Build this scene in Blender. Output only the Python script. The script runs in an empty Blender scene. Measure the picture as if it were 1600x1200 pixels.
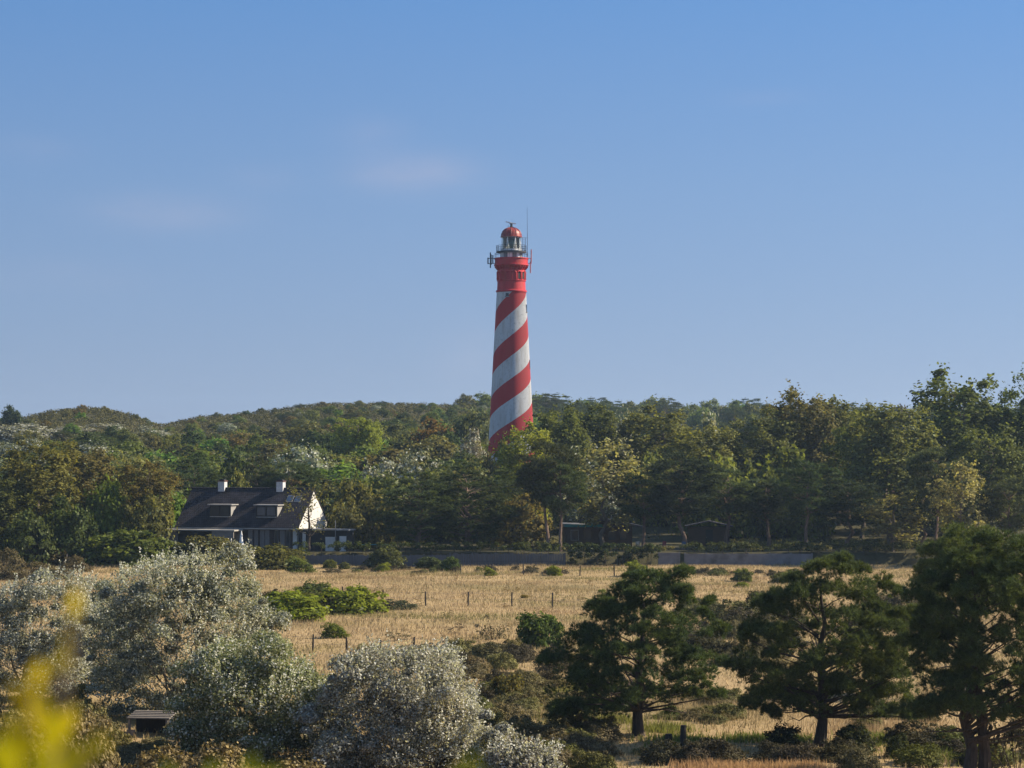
import bpy, math, random
import numpy as np
from mathutils import Vector

rd = random.Random(11)
rng = np.random.default_rng(11)
scene = bpy.context.scene
COL = scene.collection
rad = math.radians

# ------------------------------------------------------------------ camera model
F = 3608.0                       # focal length in photo pixels (1600 wide)
CAMZ = 13.0
PITCH = math.atan(108 / F)
CP, SP = math.cos(PITCH), math.sin(PITCH)
SUN_AZ = rad(10)                 # sun: to the right (+x) and a little behind the scene (+y)
SUN_EL = rad(35)

def ray(px, py):
    cx, cy = (px - 800) / F, (600 - py) / F
    return (cx, CP - SP * cy, SP + CP * cy)

def at(px, py, Y):
    d = ray(px, py)
    t = Y / d[1]
    return Vector((d[0] * t, Y, CAMZ + d[2] * t))

# ------------------------------------------------------------------ terrain
CR_PX = np.array([-900, -300, 0, 40, 80, 110, 150, 200, 232, 262, 300, 350, 420, 470, 520, 620, 700, 760, 830, 1000, 1170, 1300, 1600, 2500], float)
CR_PY = np.array([660, 655, 662, 655, 646, 643, 642, 650, 664, 667, 657, 652, 645, 637, 634, 633, 636, 640, 655, 662, 664, 668, 668, 670], float)
CR_Y = np.array([560, 560, 560, 560, 560, 560, 560, 560, 575, 600, 620, 640, 650, 660, 670, 680, 690, 700, 760, 800, 800, 800, 800, 800], float)

def sstep(t):
    t = np.clip(t, 0, 1)
    return t * t * (3 - 2 * t)

def wob(x, y, s, k=0):
    return (np.sin(x * s + 1.7 * k + np.sin(y * s * .8 + k)) + np.sin(y * s * 1.13 + 2.1 * k + 1.3 * np.sin(x * s * .7 - k))
            + .6 * np.sin((x + y) * s * 1.9 + k) + .5 * np.sin((x - 1.3 * y) * s * 2.3 - k)) / 3.1

def height(x, y):
    x = np.asarray(x, float); y = np.asarray(y, float)
    ys = np.maximum(y, 40.0)
    px = 800 + F * x / ys
    cpy = np.interp(px, CR_PX, CR_PY)
    cY = np.interp(px, CR_PX, CR_Y)
    zc = CAMZ + (708 - cpy) * cY / F
    dune = 11.4 * (1 - sstep((y - 2.5) / 80.0)) + .18 * wob(x, y, .5, 3) * np.clip((y - 5) / 30, 0, 1)
    field = .22 * wob(x, y, .11) + .10 * wob(x, y, .31, 2)
    z = np.maximum(dune, 0) + field * np.clip((y - 40) / 40, 0, 1)
    terr = sstep((y - 265.45) / 1.3)
    z = z * (1 - .6 * terr) + 1.45 * terr
    t = np.clip((y - 300) / (cY - 300), 0, 1)
    rise = (zc - 1.45) * (t ** .85) * (.9 + .1 * sstep(t)) + np.sin(np.clip(t, 0, 1) * math.pi) * 1.6 * wob(x, y, .045, 5)
    z = z + rise
    back = np.clip((y - cY) / 300, 0, None)
    z = z - np.where(y > cY, (zc - 6) * sstep(back), 0)
    return z

def hz(x, y):
    return float(height(x, y))

def ground(px, py, y0=84.0, y1=700.0):
    d = ray(px, py)
    y = y0
    while y < y1:
        t = y / d[1]
        if CAMZ + d[2] * t <= hz(d[0] * t, y):
            break
        y += .5
    t = y / d[1]
    return Vector((d[0] * t, y, hz(d[0] * t, y)))

# ------------------------------------------------------------------ node helpers
def new_mat(name):
    m = bpy.data.materials.new(name)
    m.use_nodes = True
    nt = m.node_tree
    nt.nodes.clear()
    out = nt.nodes.new('ShaderNodeOutputMaterial')
    return m, nt, out

def N(nt, typ, **kw):
    n = nt.nodes.new('ShaderNode' + typ)
    for k, v in kw.items():
        if k.startswith('i_'):
            n.inputs[k[2:].replace('_', ' ')].default_value = v
        else:
            setattr(n, k, v)
    return n

def L(nt, a, b):
    nt.links.new(a, b)

def math_(nt, op, a, b=None, c=None):
    n = nt.nodes.new('ShaderNodeMath'); n.operation = op
    for i, v in enumerate((a, b, c)):
        if v is None: continue
        if isinstance(v, (int, float)): n.inputs[i].default_value = v
        else: L(nt, v, n.inputs[i])
    return n.outputs[0]

def maprange(nt, v, a, b, c, d):
    n = nt.nodes.new('ShaderNodeMapRange')
    L(nt, v, n.inputs[0])
    for i, q in enumerate((a, b, c, d)): n.inputs[i + 1].default_value = q
    return n.outputs[0]

def mixc(nt, fac, a, b, mode='MIX'):
    n = nt.nodes.new('ShaderNodeMix'); n.data_type = 'RGBA'; n.blend_type = mode
    for sock, v in ((n.inputs[0], fac), (n.inputs[6], a), (n.inputs[7], b)):
        if isinstance(v, (int, float)): sock.default_value = v
        elif isinstance(v, (tuple, list)): sock.default_value = (v[0], v[1], v[2], 1)
        else: L(nt, v, sock)
    return n.outputs[2]

def noise(nt, vec, scale, detail=3, rough=.55):
    n = nt.nodes.new('ShaderNodeTexNoise')
    n.inputs['Scale'].default_value = scale; n.inputs['Detail'].default_value = detail
    n.inputs['Roughness'].default_value = rough
    if vec is not None: L(nt, vec, n.inputs['Vector'])
    return n.outputs['Fac']

def mapping(nt, vec, scale):
    n = nt.nodes.new('ShaderNodeMapping'); n.inputs['Scale'].default_value = scale
    L(nt, vec, n.inputs['Vector'])
    return n.outputs[0]

def plain(name, col, rough=.6, var=.25, scale=3.0, stretch=(1, 1, 1), metal=0, spec=.3, bump=0, dirt=None, dirt_scale=.6):
    m, nt, out = new_mat(name)
    tc = N(nt, 'TexCoord')
    v = mapping(nt, tc.outputs['Object'], stretch)
    f = noise(nt, v, scale, 5)
    val = maprange(nt, f, .3, .7, 1 - var, 1 + var)
    c = mixc(nt, 1, col, val, 'MULTIPLY')
    if dirt:
        g = noise(nt, v, dirt_scale, 6, .65)
        c = mixc(nt, maprange(nt, g, .5, .68, 0, .75), c, dirt)
    b = N(nt, 'BsdfPrincipled')
    L(nt, c, b.inputs['Base Color'])
    b.inputs['Roughness'].default_value = rough; b.inputs['Metallic'].default_value = metal
    b.inputs['Specular IOR Level'].default_value = spec
    if bump:
        bn = N(nt, 'Bump'); bn.inputs['Strength'].default_value = bump; bn.inputs['Distance'].default_value = .03
        L(nt, noise(nt, v, scale * 5, 4), bn.inputs['Height']); L(nt, bn.outputs[0], b.inputs['Normal'])
    L(nt, b.outputs[0], out.inputs[0])
    return m

def leaf_mat(name, trans=.3, under=0.0, under_col=(.45, .47, .42), lo=.55, hi=1.5, clump=.28, hue_to=(1.5, 1.05, .55), rough=.7, spec=.08, dark_sc=.45, tw=1.0):
    """Foliage: the colour comes from the object colour; leaves and clumps vary around it."""
    m, nt, out = new_mat(name)
    oi = N(nt, 'ObjectInfo'); ge = N(nt, 'NewGeometry')
    rpi = ge.outputs['Random Per Island']
    pos = ge.outputs['Position']
    c = oi.outputs['Color']
    n1 = noise(nt, pos, dark_sc, 3)
    c = mixc(nt, maprange(nt, n1, .42, .7, 0, clump * 1.6), c, mixc(nt, 1, c, hue_to, 'MULTIPLY'))
    n2 = noise(nt, pos, dark_sc * 2.7, 2)
    c = mixc(nt, 1, c, maprange(nt, n2, .3, .7, .72, 1.28), 'MULTIPLY')
    c = mixc(nt, 1, c, maprange(nt, rpi, 0, 1, lo, hi), 'MULTIPLY')
    if under:
        r2 = math_(nt, 'FRACT', math_(nt, 'MULTIPLY', rpi, 37.31))
        sel = math_(nt, 'LESS_THAN', r2, under)
        c = mixc(nt, sel, c, mixc(nt, r2, under_col, tuple(min(1, u * 1.25) for u in under_col)))
    d = N(nt, 'BsdfPrincipled'); L(nt, c, d.inputs['Base Color'])
    d.inputs['Roughness'].default_value = rough; d.inputs['Specular IOR Level'].default_value = spec
    t = N(nt, 'BsdfTranslucent')
    L(nt, mixc(nt, 1, c, (1.25 * tw, 1.2 * tw, .6 * tw), 'MULTIPLY'), t.inputs['Color'])
    ms = N(nt, 'MixShader'); ms.inputs[0].default_value = trans
    L(nt, d.outputs[0], ms.inputs[1]); L(nt, t.outputs[0], ms.inputs[2]); L(nt, ms.outputs[0], out.inputs[0])
    return m

# ------------------------------------------------------------------ materials
M = {}
M['leaf'] = leaf_mat('broad_leaf', .46, under=.045, under_col=(.22, .25, .13), hi=1.6, hue_to=(1.18, 1.12, .6))
M['silver'] = leaf_mat('silver_leaf', .36, under=.22, under_col=(.50, .51, .46), lo=.5, hi=1.6, clump=.35, hue_to=(1.2, 1.0, .6))
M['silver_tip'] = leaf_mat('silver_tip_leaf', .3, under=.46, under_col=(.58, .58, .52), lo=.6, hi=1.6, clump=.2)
M['needle'] = leaf_mat('pine_needle', .28, lo=.5, hi=1.7, clump=.4, hue_to=(1.5, 1.25, .55), rough=.6, spec=.12, dark_sc=.8)
M['scrub'] = leaf_mat('scrub_leaf', .2, lo=.5, hi=1.6, clump=.5, hue_to=(1.05, 1.05, .65), dark_sc=.5)
M['yellowleaf'] = leaf_mat('yellow_leaf', .5, lo=.75, hi=1.25, clump=.3, hue_to=(.7, .95, .6), dark_sc=9, tw=1.0)
M['bark'] = plain('bark', (.055, .042, .034), .9, .45, 4, (3, 3, .5), bump=.8)
M['bark_pale'] = plain('pale_bark', (.13, .105, .08), .9, .4, 3, (3, 3, .5), bump=.8)
M['bark_pine'] = plain('pine_bark', (.17, .115, .085), .9, .4, 3, (3, 3, .5), bump=.8)
M['twig'] = plain('twig', (.06, .045, .033), .9, .3, 6)
M['old_wood'] = plain('weathered_wood', (.17, .15, .13), .85, .35, 4, (1, 8, 1), bump=.4)
M['post_wood'] = plain('post_wood', (.035, .03, .026), .9, .4, 5, (4, 4, .6), bump=.5)
M['wire'] = plain('wire', (.12, .12, .12), .5, .1, 5, metal=.7)

def ground_mat():
    m, nt, out = new_mat('dune_ground')
    ge = N(nt, 'NewGeometry'); pos = ge.outputs['Position']
    sep = N(nt, 'SeparateXYZ'); L(nt, pos, sep.inputs[0])
    straw = mixc(nt, noise(nt, pos, .9, 6, .7), (.26, .18, .09), (.40, .295, .15))
    green = (.085, .085, .028)
    c = mixc(nt, maprange(nt, noise(nt, pos, .07, 4), .5, .7, 0, .6), straw, green)
    far = maprange(nt, sep.outputs[1], 264.2, 265.2, 0, 1)
    hill = mixc(nt, noise(nt, pos, .25, 5, .65), (.035, .033, .016), (.075, .068, .035))
    c = mixc(nt, far, c, hill)
    b = N(nt, 'BsdfPrincipled'); b.inputs['Roughness'].default_value = .95; b.inputs['Specular IOR Level'].default_value = .1
    L(nt, c, b.inputs['Base Color'])
    bn = N(nt, 'Bump'); bn.inputs['Strength'].default_value = .8; bn.inputs['Distance'].default_value = .15
    L(nt, noise(nt, pos, 3.0, 6, .7), bn.inputs['Height']); L(nt, bn.outputs[0], b.inputs['Normal'])
    L(nt, b.outputs[0], out.inputs[0])
    return m
M['ground'] = ground_mat()

def grass_mat(name, c1, c2, c3, tr=.35):
    m, nt, out = new_mat(name)
    ge = N(nt, 'NewGeometry'); pos = ge.outputs['Position']; rpi = ge.outputs['Random Per Island']
    c = mixc(nt, maprange(nt, noise(nt, pos, .35, 4, .65), .35, .65, 0, 1), c1, c2)
    c = mixc(nt, maprange(nt, noise(nt, mapping(nt, pos, (.6, 1, 1)), .085, 5, .6), .45, .62, 0, .85), c, c3)
    if name == 'dry_grass':
        c = mixc(nt, maprange(nt, noise(nt, mapping(nt, pos, (.25, 1, 1)), .13, 5, .7), .5, .62, 0, .75), c, (.33, .23, .13))
        c = mixc(nt, maprange(nt, noise(nt, mapping(nt, pos, (.3, 1, 1)), .21, 5, .7), .55, .68, 0, .7), c, (.54, .43, .27))
    c = mixc(nt, 1, c, maprange(nt, rpi, 0, 1, .6, 1.35), 'MULTIPLY')
    d = N(nt, 'BsdfDiffuse'); L(nt, c, d.inputs[0])
    t = N(nt, 'BsdfTranslucent'); L(nt, c, t.inputs[0])
    ms = N(nt, 'MixShader'); ms.inputs[0].default_value = tr
    L(nt, d.outputs[0], ms.inputs[1]); L(nt, t.outputs[0], ms.inputs[2]); L(nt, ms.outputs[0], out.inputs[0])
    return m
M['straw'] = grass_mat('dry_grass', (.43, .335, .195), (.36, .27, .14), (.19, .18, .065))
M['greengrass'] = grass_mat('green_grass', (.16, .20, .04), (.11, .14, .03), (.24, .22, .06))
M['redgrass'] = grass_mat('red_grass', (.42, .22, .13), (.36, .25, .10), (.46, .30, .15))

# ------------------------------------------------------------------ mesh helpers
def mesh_np(name, verts, faces, mats, smooth=False):
    """faces: int array (M,k)."""
    verts = np.ascontiguousarray(verts, np.float32); faces = np.ascontiguousarray(faces, np.int32)
    me = bpy.data.meshes.new(name)
    k = faces.shape[1]
    me.vertices.add(len(verts)); me.vertices.foreach_set('co', verts.ravel())
    me.loops.add(faces.size); me.loops.foreach_set('vertex_index', faces.ravel())
    me.polygons.add(len(faces))
    me.polygons.foreach_set('loop_start', np.arange(0, faces.size, k, dtype=np.int32))
    me.polygons.foreach_set('loop_total', np.full(len(faces), k, np.int32))
    for m in (mats if isinstance(mats, (list, tuple)) else [mats]): me.materials.append(m)
    me.update(calc_edges=True)
    if smooth: me.polygons.foreach_set('use_smooth', np.ones(len(faces), bool))
    return me

def ob(name, data, parent=None, loc=None, color=None):
    o = bpy.data.objects.new(name, data); COL.objects.link(o)
    if parent: o.parent = parent
    if loc is not None: o.location = loc
    if color: o.color = (color[0], color[1], color[2], 1)
    return o

def tag(o, label=None, cat=None, group=None, kind=None):
    if label: o['label'] = label
    if cat: o['category'] = cat
    if group: o['group'] = group
    if kind: o['kind'] = kind
    return o

def empty(name, loc, rz=0, label=None, cat=None, group=None):
    o = bpy.data.objects.new(name, None); COL.objects.link(o)
    o.empty_display_size = .3
    o.location = loc; o.rotation_euler = (0, 0, rz)
    return tag(o, label, cat, group)

class MB:
    def __init__(s): s.v = []; s.f = []
    def add(s, vs, fs):
        b = len(s.v); s.v += [tuple(p) for p in vs]; s.f += [tuple(i + b for i in f) for f in fs]; return s
    def box(s, x0, x1, y0, y1, z0, z1):
        return s.add([(x0, y0, z0), (x1, y0, z0), (x1, y1, z0), (x0, y1, z0), (x0, y0, z1), (x1, y0, z1), (x1, y1, z1), (x0, y1, z1)],
                     [(3, 2, 1, 0), (4, 5, 6, 7), (0, 1, 5, 4), (1, 2, 6, 5), (2, 3, 7, 6), (3, 0, 4, 7)])
    def prism(s, poly, axis, a, b):
        """poly: 2D points; extruded along axis from a to b."""
        n = len(poly)
        def p(u, w, t): return {'x': (t, u, w), 'y': (u, t, w), 'z': (u, w, t)}[axis]
        return s.add([p(u, w, a) for u, w in poly] + [p(u, w, b) for u, w in poly],
                     [tuple(range(n))[::-1], tuple(range(n, 2 * n))] + [(i, (i + 1) % n, (i + 1) % n + n, i + n) for i in range(n)])
    def tube(s, pts, radii, n=6):
        pts = [Vector(p) for p in pts]
        if isinstance(radii, (int, float)): radii = [radii] * len(pts)
        vs = []
        for i, p in enumerate(pts):
            d = (pts[min(i + 1, len(pts) - 1)] - pts[max(i - 1, 0)]).normalized()
            a = d.cross(Vector((0, 0, 1)) if abs(d.z) < .9 else Vector((1, 0, 0))).normalized(); b = d.cross(a)
            for k in range(n):
                q = 2 * math.pi * k / n
                vs.append(p + (a * math.cos(q) + b * math.sin(q)) * radii[i])
        fs = [(i * n + k, i * n + (k + 1) % n, (i + 1) * n + (k + 1) % n, (i + 1) * n + k) for i in range(len(pts) - 1) for k in range(n)]
        fs += [tuple(range(n))[::-1], tuple((len(pts) - 1) * n + k for k in range(n))]
        return s.add(vs, fs)
    def lathe(s, prof, n=32, cx=0, cy=0, cap=True, a0=0, a1=2 * math.pi):
        full = abs(a1 - a0 - 2 * math.pi) < 1e-6
        m = n if full else n + 1
        vs = [(cx + r * math.cos(a0 + (a1 - a0) * k / n), cy + r * math.sin(a0 + (a1 - a0) * k / n), z) for r, z in prof for k in range(m)]
        fs = [(i * m + k, i * m + (k + 1) % m, (i + 1) * m + (k + 1) % m, (i + 1) * m + k) for i in range(len(prof) - 1) for k in range(n)]
        if cap and full: fs += [tuple(range(n))[::-1], tuple((len(prof) - 1) * m + k for k in range(n))]
        return s.add(vs, fs)
    def build(s, name, mat, parent=None, smooth=False, loc=None):
        me = bpy.data.meshes.new(name); me.from_pydata(s.v, [], s.f)
        me.materials.append(mat); me.update()
        if smooth:
            me.polygons.foreach_set('use_smooth', [True] * len(me.polygons))
            try: me.set_sharp_from_angle(angle=rad(40))
            except Exception: pass
        return ob(name, me, parent, loc)

# ------------------------------------------------------------------ foliage builders
def unit(a):
    return a / np.maximum(np.linalg.norm(a, axis=1, keepdims=True), 1e-6)

def leaf_quads(P, Nn, size, aspect=.6):
    n = len(P)
    t = unit(np.cross(Nn, rng.normal(size=(n, 3)))); b = np.cross(Nn, t)
    s = size * (.6 + .8 * rng.random((n, 1)))
    V = np.stack([P + t * s, P + b * s * aspect, P - t * s, P - b * s * aspect], 1).reshape(-1, 3)
    return V, np.arange(4 * n, dtype=np.int32).reshape(-1, 4)

def tuft_tris(P, D, ln, w, k):
    """needle tufts: k thin blades round each direction D."""
    n = len(P)
    P = np.repeat(P, k, 0); D = np.repeat(D, k, 0)
    d = unit(D * .75 + rng.normal(size=(n * k, 3)) * .6)
    side = unit(np.cross(d, rng.normal(size=(n * k, 3))))
    l = ln * (.6 + .8 * rng.random((n * k, 1)))
    V = np.stack([P + side * w - d * l * .15, P - side * w - d * l * .15, P + d * l], 1).reshape(-1, 3)
    return V, np.arange(3 * n * k, dtype=np.int32).reshape(-1, 3)

def profile_lr(prof, z):
    zs = [p[0] for p in prof]
    return np.interp(z, zs, [p[1] for p in prof]), np.interp(z, zs, [p[2] for p in prof])

def clumps(prof, n, shell=.45, depth=.9):
    """clump centres filling a crown outline given as (z, left, right)."""
    zs = np.linspace(prof[0][0], prof[-1][0], 200)
    l, r = profile_lr(prof, zs)
    w = (r - l) * .5
    p = np.maximum(w, .02); p /= p.sum()
    z = rng.choice(zs, n, p=p) + rng.normal(size=n) * .05
    l, r = profile_lr(prof, z)
    a = (r - l) / 2; c = (r + l) / 2
    th = rng.random(n) * 2 * math.pi
    rho = shell + (1 - shell) * np.sqrt(rng.random(n))
    return np.stack([c + a * rho * np.cos(th), a * depth * rho * np.sin(th), z], 1)

def cloud(C, rads, per, flat=.75, up=.35, fill=.55, jitter=.6):
    n = len(C)
    idx = np.repeat(np.arange(n), per)
    d = unit(rng.normal(size=(n * per, 3)))
    d[:, 2] = np.where(d[:, 2] < -.35, -d[:, 2] * .6, d[:, 2]); d = unit(d)
    rr = rads[idx][:, None] * (fill + (1 - fill) * np.sqrt(rng.random((n * per, 1)))) * (.82 + .3 * rng.random((n * per, 1)))
    off = d * rr; off[:, 2] *= flat
    nn = unit(d + np.array([0, 0, up]) + rng.normal(size=(n * per, 3)) * jitter)
    return C[idx] + off, nn

def limbs(mb, C, top, base_r, frac=1.0, bend=.3, zmin=.1, n=5, lean=(0, 0), rise=.5):
    for i in range(len(C)):
        if rd.random() > frac: continue
        c = Vector(C[i])
        hd = math.hypot(c.x - lean[0] * c.z, c.y)
        za = min(max(zmin, c.z - hd * rise * (.6 + .9 * rd.random())), top * .95)
        a = Vector((lean[0] * za, lean[1] * za, za))
        mid = a.lerp(c, .5) + Vector((rd.uniform(-.15, .15) * hd, rd.uniform(-.15, .15) * hd, rd.uniform(-.05, .12) * hd))
        r0 = base_r * (.30 * (1 - za / top) + .08) * (.6 + .5 * rd.random())
        mb.tube([a, mid, c], [r0, r0 * .6, r0 * .2], n)

def trunk_path(top, lean=(0, 0), w=.03, k=7):
    return [Vector((lean[0] * top * i / k + rd.uniform(-w, w) * top * (i > 0), lean[1] * top * i / k + rd.uniform(-w, w) * top * (i > 0), top * i / k - (.3 if i == 0 else 0))) for i in range(k + 1)]

def make_tree(kind, prof, n, cr, per, leaf, top, tr, shell=.4, flat=.75, limb_frac=.5, zmin=1.0, aspect=.6, multi=0, depth=.9, k=7, jitter=.6, up=.35, pale=False):
    """returns (trunk mesh, crown mesh, width, height)"""
    C = clumps(prof, n, shell, depth)
    q0 = rd.uniform(0, 6); tq = np.arctan2(C[:, 1], C[:, 0]); zq = C[:, 2] * 7 / top
    C[:, :2] *= (1 + .15 * np.sin(2 * tq + q0 + zq) + .13 * np.sin(4 * tq - q0 + zq * 1.6))[:, None]
    C[:, 2] *= 1 + .05 * np.sin(C[:, 0] * 2.0 + q0) + .04 * np.sin(C[:, 1] * 2.6 - q0)
    hq = wob(C[:, 0] * 9 / top, C[:, 2] * 9 / top + C[:, 1] * .6, 1.3, q0)
    C = C[hq > -.5]; n = len(C)
    rads = cr * (.55 + .8 * rng.random(n) ** 1.5)
    nl = int(n * per * (.35 if kind == 'pine' else .6))
    Pl = C[rng.integers(0, n, nl)] * (.9 + .12 * rng.random((nl, 1))) + rng.normal(size=(nl, 3)) * cr * .7
    Dl = unit(Pl * np.array([1, 1, 0]) + np.array([0, 0, top * .12]) + rng.normal(size=(nl, 3)) * top * .07)
    if kind == 'pine':
        P, D = cloud(C, rads, per, flat, .7, .5, .35)
        P = np.concatenate([P, Pl[::2]]); D = np.concatenate([D, Dl[::2]])
        V, Fc = tuft_tris(P, D, leaf, leaf * .11, k)
        mat = M['needle']
    else:
        P, D = cloud(C, rads, per, flat, up, .5, jitter)
        P = np.concatenate([P, Pl]); D = np.concatenate([D, Dl])
        ns = int(n * 1.1); S0 = C[rng.integers(0, n, ns * 3)] + rng.normal(size=(ns * 3, 3)) * cr * .35 + np.array([0, 0, cr * .6]); S0 = S0[S0[:, 2] > prof[0][0] + .45 * (top - prof[0][0])][:ns]
        kq = 9; uu = rng.random((len(S0), kq, 1)); ll = top * (.02 + .075 * rng.random((len(S0), 1, 1)) ** 2)
        dd = unit(S0 * np.array([.07, .07, 0]) + np.array([0, 0, 1]) + rng.normal(size=S0.shape) * .25)[:, None, :]
        Ps = (S0[:, None, :] + dd * ll * (uu * 1.2 - .2) + rng.normal(size=(len(S0), kq, 3)) * leaf * .9).reshape(-1, 3)
        P = np.concatenate([P, Ps]); D = np.concatenate([D, unit(rng.normal(size=Ps.shape))])
        V, Fc = leaf_quads(P, D, leaf, aspect)
        mat = M[kind]
    V[:, 2] = np.maximum(V[:, 2], .02)
    crown = mesh_np('crown', V, Fc, mat)
    mb = MB()
    if multi:
        for q in range(multi):
            a = 2 * math.pi * q / multi + rd.random()
            ln = (math.cos(a) * .35, math.sin(a) * .35)
            mb.tube(trunk_path(top * .75, ln, .04, 5), [tr * (1 - .85 * i / 5) for i in range(6)], 6)
    else:
        mb.tube(trunk_path(top), [tr * (1 - .88 * i / 7) for i in range(8)], 7)
    limbs(mb, C, top, tr, limb_frac, zmin=zmin)
    me = bpy.data.meshes.new('trunk'); me.from_pydata(mb.v, [], mb.f); me.materials.append(M['bark_pine' if kind == 'pine' else 'bark_pale' if pale else 'bark']); me.update()
    return dict(trunk=me, crown=crown, w=float(np.percentile(V[:, 0], 98.5) - np.percentile(V[:, 0], 1.5)), h=float(np.percentile(V[:, 2], 99.7)))

def place(p, name, pos, w, h, col, label, cat, group=None, rz=None, both=True):
    rz = rd.uniform(0, 6.28) if rz is None else rz
    e = empty(name, pos, rz, label, cat, group)
    e.scale = (w / p['w'], w / p['w'], h / p['h'])
    if both: ob('trunk', p['trunk'], e)
    ob('crown', p['crown'], e, color=col)
    return e

# prototypes (1 unit = 1 m)
def ovoid(h, w, z0, pw=.5, skew=0):
    out = []
    for i in range(9):
        t = i / 8
        a = w / 2 * (math.sin(math.pi * (.10 + .80 * t ** 1.35)) ** pw) * (.9 + .2 * rd.random())
        a = max(a, w * .2)
        out.append((z0 + (h - z0) * t, -a + skew * t, a + skew * t))
    return out
POP = [make_tree('leaf', ovoid(15, 7, 2.5), 150, .68, 88, .15, 14, .28, flat=1.1, limb_frac=.45, zmin=1.5, pale=True) for _ in range(3)]
POP += [make_tree('leaf', ovoid(15, 8, 4.5), 135, .68, 80, .15, 14, .28, flat=1.1, limb_frac=.6, zmin=2.5, pale=True, jitter=.8) for _ in range(2)]
SPARSE = [make_tree('leaf', ovoid(12, 6.5, 3), 60, .75, 42, .18, 11.5, .2, limb_frac=1, zmin=1.8, pale=True, jitter=.9) for _ in range(2)]
BARE = [make_tree('leaf', ovoid(9, 5.2, 2.6), 40, .8, 8, .13, 8.8, .2, limb_frac=1, zmin=1.8, jitter=.9)]
FPINE = [make_tree('pine', ovoid(12, 7, 5.3, .7), 85, .85, 38, .42, 11.5, .24, flat=.5, limb_frac=.9, zmin=2.5, k=6) for _ in range(3)]
FPINE += [make_tree('pine', ovoid(12, 8, 1.6, .8), 110, .85, 40, .42, 11.5, .24, flat=.5, limb_frac=.8, zmin=1, k=6)]
DOME = [make_tree('leaf', [(.2, -2.6, 2.6), (1.5, -3.1, 3.1), (3, -2.9, 2.9), (4.3, -2.1, 2.1), (5.4, -.9, .9)], 60, .75, 62, .19, 4.5, .16, shell=.4, flat=.95, multi=3, limb_frac=.4, zmin=.3) for _ in range(4)]
SILV = [make_tree('silver', [(.3, -2.4, 2.4), (1.5, -3.0, 3.0), (3.2, -2.8, 2.8), (4.6, -1.9, 1.9), (5.6, -.8, .8)], 55, .8, 90, .15, 4.8, .14, shell=.45, multi=3, limb_frac=.5, zmin=.3) for _ in range(2)]
def make_bush(mat, w, h, n, cr, per, leaf, flat=.8, twigs=10):
    a = w / 2
    prof = [(0, -a * .82, a * .82), (h * .3, -a * .85, a * .85), (h * .7, -a * .62, a * .62), (h * .92, -a * .28, a * .28)]
    C = clumps(prof, n, .35, .95)
    q0 = rd.uniform(0, 6); tq = np.arctan2(C[:, 1], C[:, 0])
    C[:, :2] *= (1 + .16 * np.sin(3 * tq + q0) + .12 * np.sin(5 * tq - q0 + C[:, 2] * 3 / h))[:, None]
    C[:, 2] *= 1 + .17 * np.sin(C[:, 0] * 7 / w + q0) + .1 * np.sin(C[:, 1] * 9 / w)
    P, D = cloud(C, cr * (.45 + .9 * rng.random(n)), per, flat, .45, .4, .6)
    nl = int(n * per * (.5 if per > 35 else .05))
    Pl = clumps(prof, nl, .6, .95); Pl[:, 2] *= .92; Pl += rng.normal(size=(nl, 3)) * cr * .15
    P = np.concatenate([P, Pl]); D = np.concatenate([D, unit(Pl * np.array([1, 1, .7]) + np.array([0, 0, h * .3]) + rng.normal(size=(nl, 3)) * h * .3)])
    V, Fc = leaf_quads(P, D, leaf)
    V[:, 2] = np.maximum(V[:, 2], -.05)
    crown = mesh_np('foliage', V, Fc, M[mat])
    mb = MB()
    for i in range(twigs):
        c = Vector(C[rd.randrange(n)]); c.z *= 1.12
        mb.tube([(c.x * .15, c.y * .15, -.1), c * .55, c], [.014 * w / 2, .01 * w / 2, .004], 4)
    me = bpy.data.meshes.new('stems'); me.from_pydata(mb.v, [], mb.f); me.materials.append(M['twig']); me.update()
    return dict(trunk=me, crown=crown, w=float(np.percentile(V[:, 0], 98.5) - np.percentile(V[:, 0], 1.5)), h=float(np.percentile(V[:, 2], 99.7)))
BUSH = [make_bush('leaf', 3, 1.6, 40, .4, 75, .085) for _ in range(3)]
HEATH = [make_bush('scrub', 2.2, .9, 44, .22, 90, .04, twigs=6) for _ in range(4)]
TWIGGY = [make_bush('scrub', 2.4, 1.5, 16, .3, 30, .06, twigs=40) for _ in range(2)]

def bush(p, name, px, py, wpx, hpx, col, label, cat='shrub', group=None, pos=None):
    g = ground(px, py) if pos is None else pos
    s = F / g.y
    e = empty(name, g - Vector((0, 0, .05)), rd.uniform(0, 6.28), label, cat, group)
    e.scale = (wpx / s / p['w'], wpx / s / p['w'], hpx / s / p['h'])
    ob('stems', p['trunk'], e); ob('foliage', p['crown'], e, color=col)
    return e

# ------------------------------------------------------------------ terrain mesh
ys = np.concatenate([np.arange(-80, 84, 4.0), np.arange(84, 300, 1.5), np.arange(300, 860, 5.0), np.geomspace(860, 2500, 22)])
sj = np.linspace(-1, 1, 221)
Y, S = np.meshgrid(ys, sj, indexing='ij')
X = (70 + .42 * np.maximum(Y, 0)) * S
Z = height(X, Y)
nr, nc = Y.shape
ii = np.arange(nr * nc).reshape(nr, nc)
Fc = np.stack([ii[:-1, :-1], ii[:-1, 1:], ii[1:, 1:], ii[1:, :-1]], -1).reshape(-1, 4)
tag(ob('ground', mesh_np('ground', np.stack([X, Y, Z], -1).reshape(-1, 3), Fc, M['ground'], True)), kind='structure')

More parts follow.
